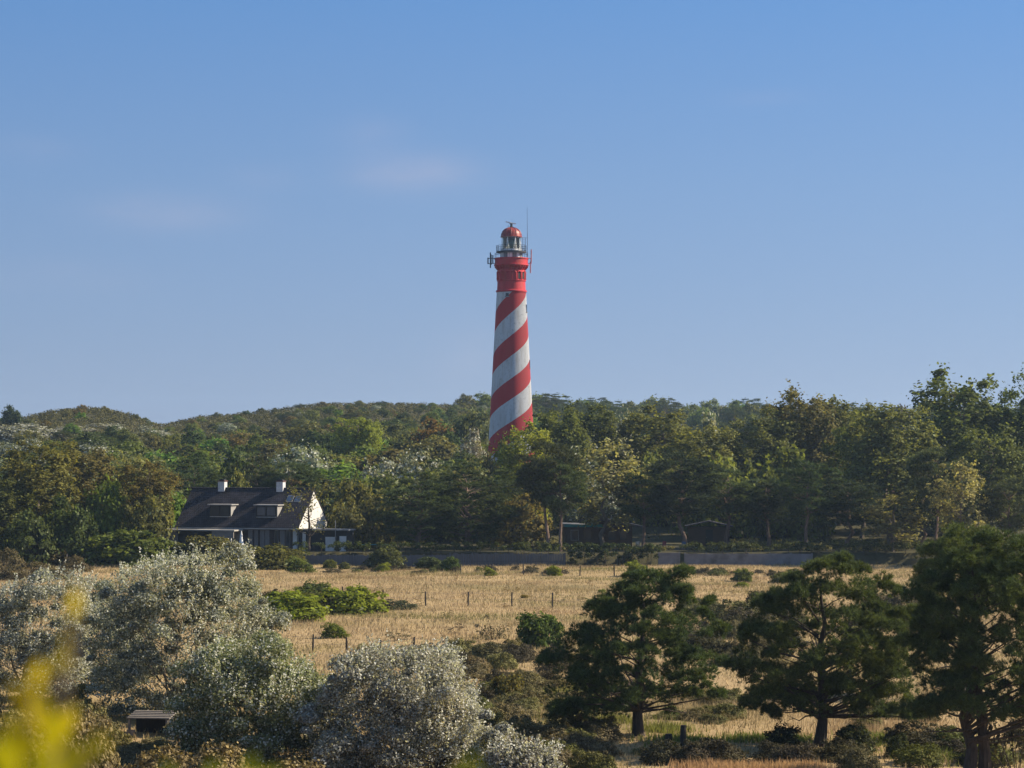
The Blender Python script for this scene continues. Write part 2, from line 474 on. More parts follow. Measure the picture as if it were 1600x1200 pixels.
# ------------------------------------------------------------------ grass (nobody could count it)
def blades(xs, yv, hts, w, lean=.35):
    n = len(xs)
    P = np.stack([xs, yv, height(xs, yv) - .03], 1)
    th = rng.random(n) * math.pi
    s = np.stack([np.cos(th), np.sin(th), np.zeros(n)], 1) * w
    tip = P + np.stack([rng.normal(size=n) * lean, rng.normal(size=n) * lean, np.ones(n)], 1) * hts[:, None]
    V = np.stack([P - s, P + s, tip], 1).reshape(-1, 3)
    return V, np.arange(3 * n, dtype=np.int32).reshape(-1, 3)
def wedge(n, y0, y1, spread=.27):
    y = np.sqrt(rng.random(n) * (y1 ** 2 - y0 ** 2) + y0 ** 2)
    return (rng.random(n) * 2 - 1) * spread * y, y
x, y = wedge(330000, 84, 265.5)
keep = rng.random(len(x)) < .35 + .65 * sstep((wob(x, y, .33, 4) + wob(x, y, .9, 7) * .7 + .6))
x, y = x[keep], y[keep]
hb = (.22 + .28 * rng.random(len(x))) * (.75 + .35 * wob(x, y, .16, 9))
V, Fc = blades(x, y, np.maximum(hb, .08), .035)
tag(ob('dry_grass', mesh_np('dry_grass', V, Fc, M['straw'])), 'straw coloured dry grass covering the open meadow', 'grass', kind='stuff')

def grass_patch(name, spots, n, h, mat, label, w=.03):
    xs, yv = [], []
    for (px, py, wp, dy) in spots:
        g = ground(px, py)
        xs.append(g.x + rng.normal(size=n) * wp / F * g.y * .5); yv.append(g.y + rng.normal(size=n) * dy)
    xs = np.concatenate(xs); yv = np.concatenate(yv)
    V, Fc = blades(xs, yv, h * (.6 + .7 * rng.random(len(xs))), w, .2)
    return tag(ob(name, mesh_np(name, V, Fc, M[mat])), label, 'grass', kind='stuff')
grass_patch('green_grass', [(1035, 1142, 50, .9), (1060, 1160, 60, 1.0), (1165, 1158, 60, .8), (1450, 1168, 110, 1.6), (1390, 1156, 70, 1.2), (955, 1128, 40, .8), (1230, 1160, 40, .8), (800, 1115, 60, 2), (740, 1100, 50, 2), (880, 1090, 60, 2), (1500, 1185, 80, 1.2)], 800, .32, 'greengrass', 'bright green grass growing in tufts beneath the pines')
grass_patch('red_grass', [(1110, 1209, 50, .5), (1180, 1210, 60, .5), (1250, 1211, 40, .5)], 1500, .45, 'redgrass', 'reddish seeding grass along the bottom edge below the pines')
grass_patch('tall_grass', [(1110, 1110, 120, 3), (1200, 1115, 120, 3), (1370, 1140, 120, 2), (760, 1095, 80, 3), (800, 1110, 60, 2)], 1500, .42, 'straw', 'tall golden grass standing between the near pines', .018)


# ================================================================== LIGHTHOUSE
LY = 380.0
LB = at(799, 700, LY); LGZ = hz(LB.x, LY)
def lz(py): return at(799, py, LY).z - LGZ
SPX = LY / F                       # metres per photo pixel there

def tower_mat():
    m, nt, out = new_mat('striped_tower_paint')
    tc = N(nt, 'TexCoord'); sep = N(nt, 'SeparateXYZ'); L(nt, tc.outputs['Object'], sep.inputs[0])
    th = math_(nt, 'DIVIDE', math_(nt, 'ARCTAN2', sep.outputs[1], sep.outputs[0]), 2 * math.pi)
    Pz = 7.07
    z0 = lz(541)
    ph = math_(nt, 'SUBTRACT', math_(nt, 'DIVIDE', math_(nt, 'SUBTRACT', sep.outputs[2], z0), Pz), math_(nt, 'MULTIPLY', math_(nt, 'ADD', th, .25), 2.0))
    nb = noise(nt, tc.outputs['Object'], 1.2, 3)
    ph = math_(nt, 'ADD', ph, math_(nt, 'MULTIPLY', math_(nt, 'SUBTRACT', nb, .5), .012))
    fr = math_(nt, 'FRACT', math_(nt, 'ADD', ph, 100.5))
    isr = math_(nt, 'LESS_THAN', math_(nt, 'ABSOLUTE', math_(nt, 'SUBTRACT', fr, .5)), .237)
    st = noise(nt, mapping(nt, tc.outputs['Object'], (1, 1, .12)), 2.2, 6, .65)
    sp = noise(nt, tc.outputs['Object'], 2.6, 6, .75)
    white = mixc(nt, maprange(nt, st, .46, .7, 0, .7), (.60, .61, .61), (.40, .37, .32))
    white = mixc(nt, maprange(nt, sp, .53, .66, 0, .75), white, (.34, .35, .34))
    red = mixc(nt, maprange(nt, st, .45, .75, 0, .5), (.47, .032, .04), (.37, .04, .04))
    red = mixc(nt, maprange(nt, sp, .54, .68, 0, .55), red, (.33, .08, .06))
    c = mixc(nt, isr, white, red)
    b = N(nt, 'BsdfPrincipled'); L(nt, c, b.inputs['Base Color']); b.inputs['Roughness'].default_value = .7
    b.inputs['Specular IOR Level'].default_value = .2
    if 'Diffuse Roughness' in b.inputs: b.inputs['Diffuse Roughness'].default_value = 1
    bn = N(nt, 'Bump'); bn.inputs['Strength'].default_value = .35; bn.inputs['Distance'].default_value = .05
    L(nt, noise(nt, tc.outputs['Object'], 5, 5), bn.inputs['Height']); L(nt, bn.outputs[0], b.inputs['Normal'])
    L(nt, b.outputs[0], out.inputs[0])
    return m
M['tower'] = tower_mat()
M['redpaint'] = plain('red_paint', (.45, .03, .04), .6, .15, 1.5, (1, 1, .3), spec=.25, dirt=(.30, .05, .04), dirt_scale=1.0, bump=.2)
M['rust_red'] = plain('dome_red', (.24, .035, .03), .45, .25, 2, dirt=(.16, .05, .035), dirt_scale=1.4)
M['grey_paint'] = plain('grey_paint', (.20, .20, .20), .6, .3, 2, (1, 1, .3), dirt=(.10, .09, .08))
M['dark_metal'] = plain('dark_metal', (.045, .048, .055), .5, .3, 4, metal=.2)
M['white_paint'] = plain('white_paint', (.72, .72, .70), .5, .1, 2, (1, 1, .3), dirt=(.45, .42, .38), dirt_scale=.9)
M['black_wood'] = plain('black_stained_wood', (.018, .018, .02), .7, .3, 3, (6, 6, .3))
M['pinkish'] = plain('faded_red_plastic', (.35, .14, .16), .5, .2, 3)
M['lens'] = plain('lens_glass', (.05, .085, .06), .25, .3, 4, spec=.5)
M['dark_glass'] = plain('dark_glass', (.02, .025, .03), .08, .2, 1, spec=.6)
def glass_mat():
    m, nt, out = new_mat('lantern_glass')
    t = N(nt, 'BsdfTransparent'); t.inputs[0].default_value = (.93, .97, .96, 1)
    g = N(nt, 'BsdfGlossy'); g.inputs['Roughness'].default_value = .05
    ms = N(nt, 'MixShader'); ms.inputs[0].default_value = .05
    L(nt, t.outputs[0], ms.inputs[1]); L(nt, g.outputs[0], ms.inputs[2]); L(nt, ms.outputs[0], out.inputs[0])
    return m
M['glass'] = glass_mat()

lh = empty('lighthouse', (LB.x, LY, LGZ), 0, 'tall round lighthouse with red and white spiral stripes rising above the trees', 'lighthouse')
R0, zs0 = 2.42, lz(457)
def rs(z): return R0 + (zs0 - z) * .0535
prof = [(rs(0) + .5, 0), (rs(2), 2)] + [(rs(z), z) for z in np.linspace(4, zs0, 16)]
MB().lathe(prof, 72).build('shaft', M['tower'], lh, True)
# moulded ring + red head
MB().lathe([(2.42, zs0), (2.56, zs0 + .05), (2.56, zs0 + .3), (2.36, zs0 + .4)], 64).build('moulding', M['redpaint'], lh, True)
zc0, zc1, zp0, zp1 = zs0 + .4, lz(419.5), lz(415.5), lz(403.5)
MB().lathe([(2.36, zc0 - .1), (2.30, lz(440)), (2.42, lz(439.5)), (2.42, lz(438.3)), (2.30, lz(438)), (2.30, zc1), (2.5, lz(418)), (2.78, zp0)], 64).build('head_drum', M['redpaint'], lh, True)
arc = MB()
zA, zB = lz(437.5), lz(428)
for k in range(16):
    a0 = 2 * math.pi * (k + .12) / 16; a1 = 2 * math.pi * (k + .88) / 16
    am, aw = (a0 + a1) / 2, (a1 - a0) / 2
    pts = [(a0, zA), (a0, zB)] + [(am - aw * math.cos(math.pi * q / 6), zB + aw * 2.3 * math.sin(math.pi * q / 6)) for q in range(1, 6)] + [(a1, zB), (a1, zA)]
    arc.tube([(2.36 * math.cos(a), 2.36 * math.sin(a), z) for a, z in pts], .1, 6)
arc.build('blind_arcade', M['redpaint'], lh, True)
br = MB()
for k in range(32):
    a = 2 * math.pi * k / 32
    br.tube([(2.3 * math.cos(a), 2.3 * math.sin(a), lz(422)), (2.72 * math.cos(a), 2.72 * math.sin(a), lz(416.5))], [.09, .13], 5)
br.build('corbels', M['redpaint'], lh, True)
for k in range(16):
    am = 2 * math.pi * (k + .5) / 16
    if am > 5.2 or am < .4:
        w = MB(); w.box(-.2, .2, 2.28, 2.335, zA + .1, zB + .25)
        o = w.build('arch_shade', M['black_wood'], lh); o.rotation_euler = (0, 0, am - math.pi / 2)  # dark plates paint the shade inside the arches on the sunlit side
MB().lathe([(2.78, zp0), (2.86, zp0 + .02), (2.86, zp0 + .22), (2.74, zp0 + .26), (2.74, zp1 - .2), (2.84, zp1 - .17), (2.84, zp1), (2.6, zp1), (2.6, zp1 - .5), (1.8, zp1 - .55)], 64, cap=False).build('parapet', M['redpaint'], lh, True)
zg = lz(394)
MB().lathe([(1.86, zp1 - .6), (1.86, zg - .08)], 48).build('service_room', M['white_paint'], lh, True)
for a in (-2.1, -1.3, -.5):
    d = MB().box(-.33, .33, 1.8, 1.9, zp1 - .5, zg - .2).build('service_door', M['grey_paint'], lh); d.rotation_euler = (0, 0, a - math.pi / 2)
MB().lathe([(1.6, zg - .13), (2.5, zg - .13), (2.5, zg + .13), (1.6, zg + .13)], 48, cap=False).build('gallery_deck', M['dark_metal'], lh, True)
rail = MB()
for k in range(24):
    a = 2 * math.pi * k / 24
    rail.tube([(2.45 * math.cos(a), 2.45 * math.sin(a), zg), (2.45 * math.cos(a), 2.45 * math.sin(a), zg + 1.05)], .028, 5)
for hh in (.35, .7, 1.05):
    rail.lathe([(2.43, zg + hh - .025), (2.48, zg + hh - .025), (2.48, zg + hh + .025), (2.43, zg + hh + .025), (2.43, zg + hh - .025)], 48, cap=False)
rail.build('gallery_railing', M['dark_metal'], lh)
rail2 = MB()
for k in range(30):
    a = 2 * math.pi * k / 30
    rail2.tube([(2.72 * math.cos(a), 2.72 * math.sin(a), zp1 - .1), (2.72 * math.cos(a), 2.72 * math.sin(a), zp1 + .75)], .022, 5)
rail2.lathe([(2.70, zp1 + .72), (2.75, zp1 + .72), (2.75, zp1 + .77), (2.70, zp1 + .77), (2.70, zp1 + .72)], 48, cap=False)
rail2.build('parapet_railing', M['dark_metal'], lh)
# lantern
zl0, zl1 = zg + .1, lz(370.5)
RL = 1.66
MB().lathe([(RL + .03, zl0), (RL + .03, zl0 + .35), (RL - .1, zl0 + .35)], 32, cap=False).build('lantern_base', M['white_paint'], lh, True)
MB().lathe([(RL - .05, zl0 + .35), (RL - .05, zl1)], 32, cap=False).build('lantern_glazing', M['glass'], lh, True)
fr = MB()
for k in range(8):
    a0 = 2 * math.pi * k / 8 + math.pi / 8
    fr.tube([(RL * math.cos(a0), RL * math.sin(a0), zl0 + .3), (RL * math.cos(a0), RL * math.sin(a0), zl1)], .045, 5)
    if True:
        for sg in (-1, 1):
            a1 = a0 + sg * .16
            fr.tube([(RL * math.cos(a0), RL * math.sin(a0), zl1 - .1), (RL * math.cos(a1), RL * math.sin(a1), zl0 + .35)], .035, 4)
for z in (zl0 + .36, zl1 - .05):
    fr.lathe([(RL - .04, z - .035), (RL + .04, z - .035), (RL + .04, z + .035), (RL - .04, z + .035), (RL - .04, z - .035)], 32, cap=False)
fr.build('glazing_bars', M['white_paint'], lh)
MB().lathe([(1.38, zl0 + .3), (1.38, zl1 - .1)], 24, cap=False, a0=rad(-12), a1=rad(192)).build('white_backing', M['white_paint'], lh, True)  # white half cylinder added behind the lens to whiten the panes
zm = (zl0 + zl1) / 2
MB().lathe([(.45, zl0 + .2), (.72, zl0 + .5), (.84, zm - .3), (.88, zm), (.84, zm + .4), (.62, zm + .85), (.3, zm + 1.1)], 24).build('lamp_lens', M['lens'], lh, True)
lr = MB()
for k in range(9):
    z = zl0 + .45 + k * (zm + .95 - zl0 - .45) / 8
    r = np.interp(z, [zl0 + .2, zl0 + .5, zm, zm + .4, zm + .85, zm + 1.1], [.45, .74, .9, .86, .64, .32])
    lr.lathe([(r, z - .02), (r + .03, z), (r, z + .02)], 24, cap=False)
for k in range(8):
    a = 2 * math.pi * k / 8
    lr.tube([(.80 * math.cos(a), .80 * math.sin(a), zl0 + .5), (.92 * math.cos(a), .92 * math.sin(a), zm), (.66 * math.cos(a), .66 * math.sin(a), zm + .85)], .03, 4)
lr.build('lens_frame', M['dark_metal'], lh)
zd = lz(355.5)
MB().lathe([(RL + .02, zl1 - .06), (RL + .13, zl1 - .04), (RL + .13, zl1 + .1), (RL + .04, zl1 + .14)] + [((RL + .02) * math.cos(q) ** .85 if q < 1.5 else .12, zl1 + .14 + (zd - zl1 - .14) * math.sin(q)) for q in np.linspace(.05, 1.5, 10)], 48).build('dome', M['rust_red'], lh, True)
rb = MB()
for k in range(12):
    a = 2 * math.pi * k / 12
    rb.tube([((RL + .05) * math.cos(q) ** .85 * math.cos(a), (RL + .05) * math.cos(q) ** .85 * math.sin(a), zl1 + .15 + (zd - zl1 - .12) * math.sin(q)) for q in np.linspace(.05, 1.4, 7)], .03, 4)
rb.build('dome_ribs', M['rust_red'], lh)
MB().lathe([(.34, zd - .1), (.34, zd + .12), (.2, zd + .2), (.2, zd + .55), (.26, zd + .58), (.26, zd + .66)], 16).build('radar_pedestal', M['dark_metal'], lh, True)
sc_ = MB().box(-.85, .85, -.1, .1, -.09, .09); sc_.box(-.22, .22, -.16, .16, -.2, .02)
o = sc_.build('radar_scanner', M['white_paint'], lh, loc=(-.1, 0, zd + .78)); o.rotation_euler = (0, rad(11), rad(8))
MB().tube([(-.5, 0, zd - .35), (-.5, 0, zd + .5)], .025, 5).build('lightning_rod', M['dark_metal'], lh)
# whip aerial, access ladder, antennas
MB().tube([(2.64, -.5, lz(401)), (2.64, -.5, lz(372)), (2.60, -.5, lz(324))], [.05, .04, .018], 6).build('whip_aerial', M['dark_metal'], lh)
ld = MB()
for xx in (1.78, 2.35): ld.tube([(xx, -.35, zg + .1), (xx, -.35, lz(372))], .03, 5)
for k in range(7): ld.tube([(1.78, -.35, zg + .3 + k * .3), (2.35, -.35, zg + .3 + k * .3)], .018, 4)
ld.tube([(1.7, -.35, lz(372)), (2.64, -.5, lz(372))], .025, 4)
ld.build('ladder', M['dark_metal'], lh)
bk = MB()
for z in (lz(412), lz(404)): bk.tube([(-2.75, -.3, z), (-3.75, -.5, z)], .06, 5)
bk.tube([(-3.3, -.4, lz(414)), (-3.3, -.4, lz(398))], .07, 6)
bk.build('antenna_bracket', M['dark_metal'], lh)
for xx, p0, p1 in ((-3.45, 419, 395), (-3.85, 413, 403), (-3.05, 412, 399)):
    MB().box(xx - .1, xx + .1, -.65, -.45, lz(p0), lz(p1)).build('panel_antenna', M['dark_metal'], lh)
b2 = MB()
for z in (lz(412), lz(404)): b2.tube([(2.75, -.3, z), (3.35, -.4, z)], .05, 5)
b2.tube([(3.2, -.42, lz(413)), (3.2, -.42, lz(403))], .05, 5)
b2.build('antenna_bracket', M['redpaint'], lh)
for xx, p0, p1 in ((3.15, 427, 409), (3.28, 411, 390)):
    MB().tube([(xx, -.45, lz(p0)), (xx, -.45, lz(p1))], .1, 8).build('rod_antenna', M['pinkish'], lh)
# windows on the shaft
def shaft_window(px, py, wd, hh, ang):
    z = lz(py); r = rs(z)
    w = MB(); w.box(-wd / 2, wd / 2, r - .06, r + .05, z - hh / 2, z + hh / 2)
    o = w.build('window', M['dark_glass'], lh); o.rotation_euler = (0, 0, ang - math.pi / 2)
    s = MB(); s.box(-wd / 2 - .12, wd / 2 + .12, r - .06, r + .14, z - hh / 2 - .14, z - hh / 2)
    s.build('sill', M['grey_paint'], o)
shaft_window(793, 461.7, .5, .52, -math.pi / 2 - .28)
shaft_window(826, 482, .5, 1.2, -.25)
shaft_window(828, 569, .6, 1.25, -.12)
shaft_window(800, 690, .6, 1.2, -1.0)

# ================================================================== HOUSE
M['roof'] = plain('dark_roof_tiles', (.035, .028, .030), .85, .3, 2.2, (1, 1, 1), spec=.12)
nt = M['roof'].node_tree
tcx = N(nt, 'TexCoord'); br_ = N(nt, 'TexBrick'); br_.inputs['Scale'].default_value = 1.0
br_.inputs['Brick Width'].default_value = .26; br_.inputs['Row Height'].default_value = .30; br_.inputs['Mortar Size'].default_value = .03
br_.inputs['Color1'].default_value = (.044, .040, .048, 1); br_.inputs['Color2'].default_value = (.028, .026, .033, 1); br_.inputs['Mortar'].default_value = (.012, .012, .014, 1)
cmb = N(nt, 'CombineXYZ'); sp_ = N(nt, 'SeparateXYZ'); L(nt, tcx.outputs['Object'], sp_.inputs[0])
L(nt, sp_.outputs[0], cmb.inputs[0]); L(nt, math_(nt, 'MULTIPLY', sp_.outputs[2], 1.4), cmb.inputs[1]); L(nt, cmb.outputs[0], br_.inputs[0])
pb = next(n for n in nt.nodes if n.type == 'BSDF_PRINCIPLED')
L(nt, mixc(nt, 1, br_.outputs[0], maprange(nt, noise(nt, tcx.outputs['Object'], .7, 5), .3, .7, .6, 1.4), 'MULTIPLY'), pb.inputs['Base Color'])
bn = N(nt, 'Bump'); bn.inputs['Strength'].default_value = .7; bn.inputs['Distance'].default_value = .04
L(nt, br_.outputs[1], bn.inputs['Height']); bn.invert = True; L(nt, bn.outputs[0], pb.inputs['Normal'])
M['dark_wall'] = plain('dark_brick_wall', (.045, .032, .028), .85, .3, 6, bump=.4)
M['white_wall'] = plain('white_wall', (.54, .53, .50), .75, .14, 1.2, dirt=(.55, .52, .46), dirt_scale=.7, bump=.15)
M['chim_white'] = plain('white_brick', (.46, .47, .48), .8, .2, 5, dirt=(.4, .38, .36), dirt_scale=1.2)
M['trim'] = plain('pale_trim', (.27, .26, .245), .6, .15, 2)
M['grey_boards'] = plain('grey_boards', (.20, .18, .165), .8, .25, 2, (.4, .4, 9), bump=.3)
M['grey_boards_pale'] = plain('pale_grey_boards', (.34, .32, .29), .8, .2, 2, (.4, .4, 9))
M['window_dark'] = plain('window_pane', (.03, .035, .045), .1, .4, .6, spec=.6)
M['curtain'] = plain('curtain', (.17, .16, .155), .9, .3, 3, (6, 6, .5))
M['sky_pane'] = plain('skylight_pane', (.06, .09, .14), .06, .2, .6, spec=.8)
M['brick_red'] = plain('brown_cap', (.10, .05, .04), .8, .3, 5)

HA = rad(-19); xr, yr = (466 - 800) / F * 274, 274.0
Lh = 15.9; D = 4.25
hx, hy = xr - Lh * math.cos(HA), yr - Lh * math.sin(HA)
HGZ = hz(xr, yr) - .1
ho = empty('house', (hx, hy, HGZ), HA, 'low house with long dark tiled roof, white gable and two white chimneys', 'house')
EZ, RZ = 3.0, at(488, 767, 276).z - HGZ
w = MB().box(0, Lh - .06, 0, .2, 0, EZ + .2); w.box(0, .2, .2, 2 * D, 0, EZ); w.box(.2, Lh - .06, 2 * D - .2, 2 * D, 0, EZ)
w.build('wall', M['dark_wall'], ho)
gab = [(.05, 0), (2 * D - .05, 0), (2 * D - .05, EZ), (D, RZ - .12), (.05, EZ)]
MB().prism(gab, 'x', Lh - .06, Lh + .16).build('gable_wall', M['white_wall'], ho)
MB().prism([(.2, EZ), (2 * D - .2, EZ), (D, RZ - .2)], 'x', .02, .2).build('gable_wall', M['dark_wall'], ho)
# left gable is half hipped a little: roof slabs
ov = .45; sl = (RZ - EZ) / D; th_ = .22
rf = MB()
zf = EZ - ov * sl
rf.prism([(-ov, zf), (D, RZ), (D, RZ + th_), (-ov, zf + th_)], 'x', -.15, Lh + .22)
rf.prism([(2 * D + ov, zf), (2 * D + ov, zf + th_), (D + .002, RZ + th_ - .004), (D + .002, RZ - .004)], 'x', -.15, Lh + .22)
roof = rf.build('roof', M['roof'], ho)
MB().tube([(-.2, D, RZ + th_), (Lh + .25, D, RZ + th_)], .13, 8).build('ridge_tiles', M['roof'], roof)
MB().box(-.2, Lh + .25, -ov - .14, -ov - .01, zf - .02, zf + .14).build('gutter', M['trim'], roof)
for pxc in (338, 432):
    lx = {338: 3.4, 432: 11.2}[pxc]
    cbase = RZ - .4
    c = MB().box(lx + .1, lx + .95, D - .4, D + .4, cbase, RZ + 1.05).build('chimney', M['chim_white'], roof)
    MB().box(lx + .03, lx + 1.02, D - .47, D + .47, RZ + 1.05, RZ + 1.17).build('chimney_cap', M['brick_red'], c)
    MB().box(lx + .2, lx + .85, D - .3, D + .3, RZ + 1.17, RZ + 1.34).build('chimney_pot', M['black_wood'], c)
for lx in (4.05, 10.15):
    yd0, zd0, zd1 = .62, 3.9, 5.35
    y1 = (zd1 - EZ) / sl + .3
    d = MB().box(lx, lx + 2.7, yd0, y1 + .3, zd0, zd1).build('dormer', M['black_wood'], ho)
    MB().box(lx - .25, lx + 3.0, yd0 - .3, y1 + .5, zd1, zd1 + .12).build('dormer_roof', M['trim'], d)
    MB().prism([(yd0 - .02, zd0 + .1), (yd0 - .02, zd1), (y1 - .2, zd1)], 'x', lx + 2.71, lx + 2.8).build('dormer_cheek', M['trim'], d)
    for q in (0, 1):
        wn = MB()
        x0 = lx + .12 + q * 1.26
        wn.box(x0, x0 + 1.2, yd0 - .06, yd0 - .02, zd0 + .18, zd1 - .1)
        f_ = wn.build('window', M['black_wood'], d)
        MB().box(x0 + .08, x0 + 1.12, yd0 - .075, yd0 - .061, zd0 + .27, zd1 - .18).build('pane', M['window_dark'], f_)
    MB().box(lx + .05, lx + 2.65, yd0 - .14, yd0 - .02, zd0 + .02, zd0 + .12).build('dormer_sill', M['trim'], d)
for lx in (13.1, 14.15):
    ya, yb = D * .62, D * .8
    za, zb = EZ + sl * ya + th_, EZ + sl * yb + th_
    nx = .05
    s = MB().add([(lx, ya, za + nx), (lx + .85, ya, za + nx), (lx + .85, yb, zb + nx), (lx, yb, zb + nx)] + [(lx, ya, za - .1), (lx + .85, ya, za - .1), (lx + .85, yb, zb - .1), (lx, yb, zb - .1)],
                 [(0, 1, 2, 3), (7, 6, 5, 4), (0, 4, 5, 1), (1, 5, 6, 2), (2, 6, 7, 3), (3, 7, 4, 0)]).build('skylight', M['trim'], roof)
    e = .06
    MB().add([(lx + e, ya + e, za + nx + .02 + e * sl), (lx + .85 - e, ya + e, za + nx + .02 + e * sl), (lx + .85 - e, yb - e, zb + nx + .02 - e * sl), (lx + e, yb - e, zb + nx + .02 - e * sl)], [(0, 1, 2, 3)]).build('pane', M['sky_pane'], s)
# ground floor windows
for x0, x1, cur in ((9.45, 10.0, 1), (10.25, 10.7, 1), (11.0, 11.55, 1), (11.65, 12.2, 1), (12.9, 13.4, 0), (13.6, 14.2, 1), (14.35, 14.9, 0)):
    f_ = MB().box(x0, x1, -.05, -.003, .35, 2.45).build('window', M['grey_boards'], ho)
    MB().box(x0 + .06, x1 - .06, -.065, -.051, .42, 2.38).build('pane', M['curtain'] if cur else M['window_dark'], f_)
MB().box(15.3, 15.85, -.12, -.003, 0, 2.55).build('corner_pillar', M['white_wall'], ho)
# flat roofed extension on the left, projecting forward
ex = MB().box(-.9, 1.3, -2.6, -2.4, 0, 2.35); ex.box(1.3, 8.6, -.6, -.45, 0, 2.35); ex.box(-.9, -.7, -2.4, -.1, 0, 2.35)
ex.build('extension_wall', M['grey_boards'], ho)
MB().box(-1.2, 9.0, -2.95, -.46, 2.36, 2.52).build('extension_roof', M['grey_boards_pale'], ho)
MB().box(6.0, 8.85, -2.85, -2.7, 1.55, 2.355).build('board_fascia', M['grey_boards'], ho)
MB().box(1.32, 6.4, -2.3, -2.2, 0, 2.3).build('extension_door', M['black_wood'], ho)
for k in range(6):
    MB().box(6.6 + k * .36, 6.72 + k * .36, -2.75, -2.65, 0, 1.545).build('post', M['white_paint'], ho)
# right hand flat roofed garage
GX = Lh + .2
MB().box(GX, GX + 6.3, -.3, 1.6, 0, 2.5).build('garage', M['black_wood'], ho)
MB().box(GX - .3, GX + 6.5, -.6, 1.8, 2.5, 2.66).build('garage_roof', M['grey_paint'], ho)
for x0, x1, z1 in ((GX + .55, GX + .95, 2.3), (GX + 3.5, GX + 4.75, 1.75), (GX + 5.3, GX + 6.15, 1.85)):
    dd = MB().box(x0, x1, -.36, -.305, 0, z1).build('garage_door' if x1 - x0 > .6 else 'door_strip', M['white_wall'], ho)
    MB().box(x0 + .06, x0 + .1, -.40, -.361, .8, .95).build('handle', M['dark_metal'], dd)
MB().tube([(GX + 4.9, -.65, 0), (GX + 4.9, -.65, 3.7)], .05, 6).build('mast', M['grey_paint'], ho)

# closed parasol on the terrace
pp = at(377, 850, 268); pz = hz(pp.x, pp.y)
pa = empty('parasol', (pp.x, pp.y, pz), 0, 'closed white parasol standing in front of the dark house wall', 'parasol')
MB().tube([(0, 0, 0), (0, 0, 2.45)], .03, 6).build('pole', M['grey_paint'], pa)
MB().lathe([(.30, .75), (.26, 1.0), (.2, 1.5), (.12, 2.1), (.04, 2.5)], 10).build('canopy', M['white_paint'], pa)
MB().lathe([(.28, 0), (.28, .09), (.06, .12)], 12).build('base', M['grey_paint'], pa)

# teal garden table behind the hedge
tt = at(588, 857, 273); tz = hz(tt.x, tt.y)
M['teal'] = plain('teal_paint', (.02, .20, .19), .5, .2, 2)
tb = empty('garden_table', (tt.x, tt.y, tz), 0, 'long low teal topped garden table behind the board fence', 'table')
TH = max(.75, at(588, 856, 273).z - tz)
MB().box(-1.7, 1.7, -.6, .6, TH - .06, TH).build('tabletop', M['teal'], tb)
for sx in (-1.45, 1.45):
    for sy in (-.45, .45): MB().box(sx - .05, sx + .05, sy - .05, sy + .05, 0, TH - .06).build('leg', M['black_wood'], tb)

# ------------------------------------------------------------------ cabin in the wood
cp = at(884, 860, 284); cz = hz(cp.x, cp.y)
cab = empty('cabin', (cp.x, cp.y, cz), rad(4), 'dark wooden cabin with turquoise fascia half hidden under the pines', 'cabin')
M['cabin_wood'] = plain('cabin_wood', (.075, .045, .03), .8, .3, 3, (.5, .5, 5))
MB().box(0, 8.2, 0, 4.5, 0, 2.5).build('wall', M['cabin_wood'], cab)
MB().prism([(-.3, 2.5), (4.6, 2.5), (4.6, 2.75), (-.3, 2.85)], 'y', -.5, 5).build('flat_roof', M['grey_paint'], cab)
MB().box(-.2, 4.5, -.62, -.505, 2.45, 2.8).build('fascia', M['teal'], cab)
MB().prism([(4.3, 3.6), (4.1, 3.3), (9.4, 2.3), (9.6, 2.55)], 'y', -.8, 5.2).build('sloping_roof', plain('slate_roof', (.06, .06, .07), .5, .3, 2), cab)
MB().prism([(4.0, 2.5), (8.2, 2.5), (4.3, 3.28)], 'y', .05, 4.4).build('gable_wall', M['cabin_wood'], cab)
ch = MB().box(2.0, 3.8, 2.2, 3.6, 2.7, 4.9).build('roof_turret', M['black_wood'], cab)
MB().box(1.85, 3.95, 2.05, 3.75, 4.9, 5.02).build('turret_cap', M['trim'], ch)
for x0 in (.6, 2.2, 5.2, 6.6):
    f_ = MB().box(x0, x0 + 1.0, -.04, -.003, .8, 2.1).build('window', M['trim'] if x0 < 1 else M['cabin_wood'], cab)
    MB().box(x0 + .08, x0 + .92, -.055, -.041, .88, 2.02).build('pane', M['window_dark'], f_)
sp2 = at(1075, 862, 290); sz = hz(sp2.x, sp2.y)
shd = empty('shed', (sp2.x, sp2.y, sz), rad(-5), 'small dark shed with shallow roof deep between the pine trunks', 'shed')
MB().box(0, 5.2, 0, 3, 0, 2.3).build('wall', M['cabin_wood'], shd)
MB().prism([(-.4, 2.3), (2.6, 2.95), (5.6, 2.3), (5.6, 2.42), (2.6, 3.08), (-.4, 2.42)], 'y', -.4, 3.3).build('roof', M['roof'], shd)
dd = MB().box(2.2, 3.1, -.05, -.003, 0, 2.0).build('door', M['black_wood'], shd)
MB().box(2.3, 2.34, -.1, -.051, .95, 1.05).build('handle', M['trim'], dd)

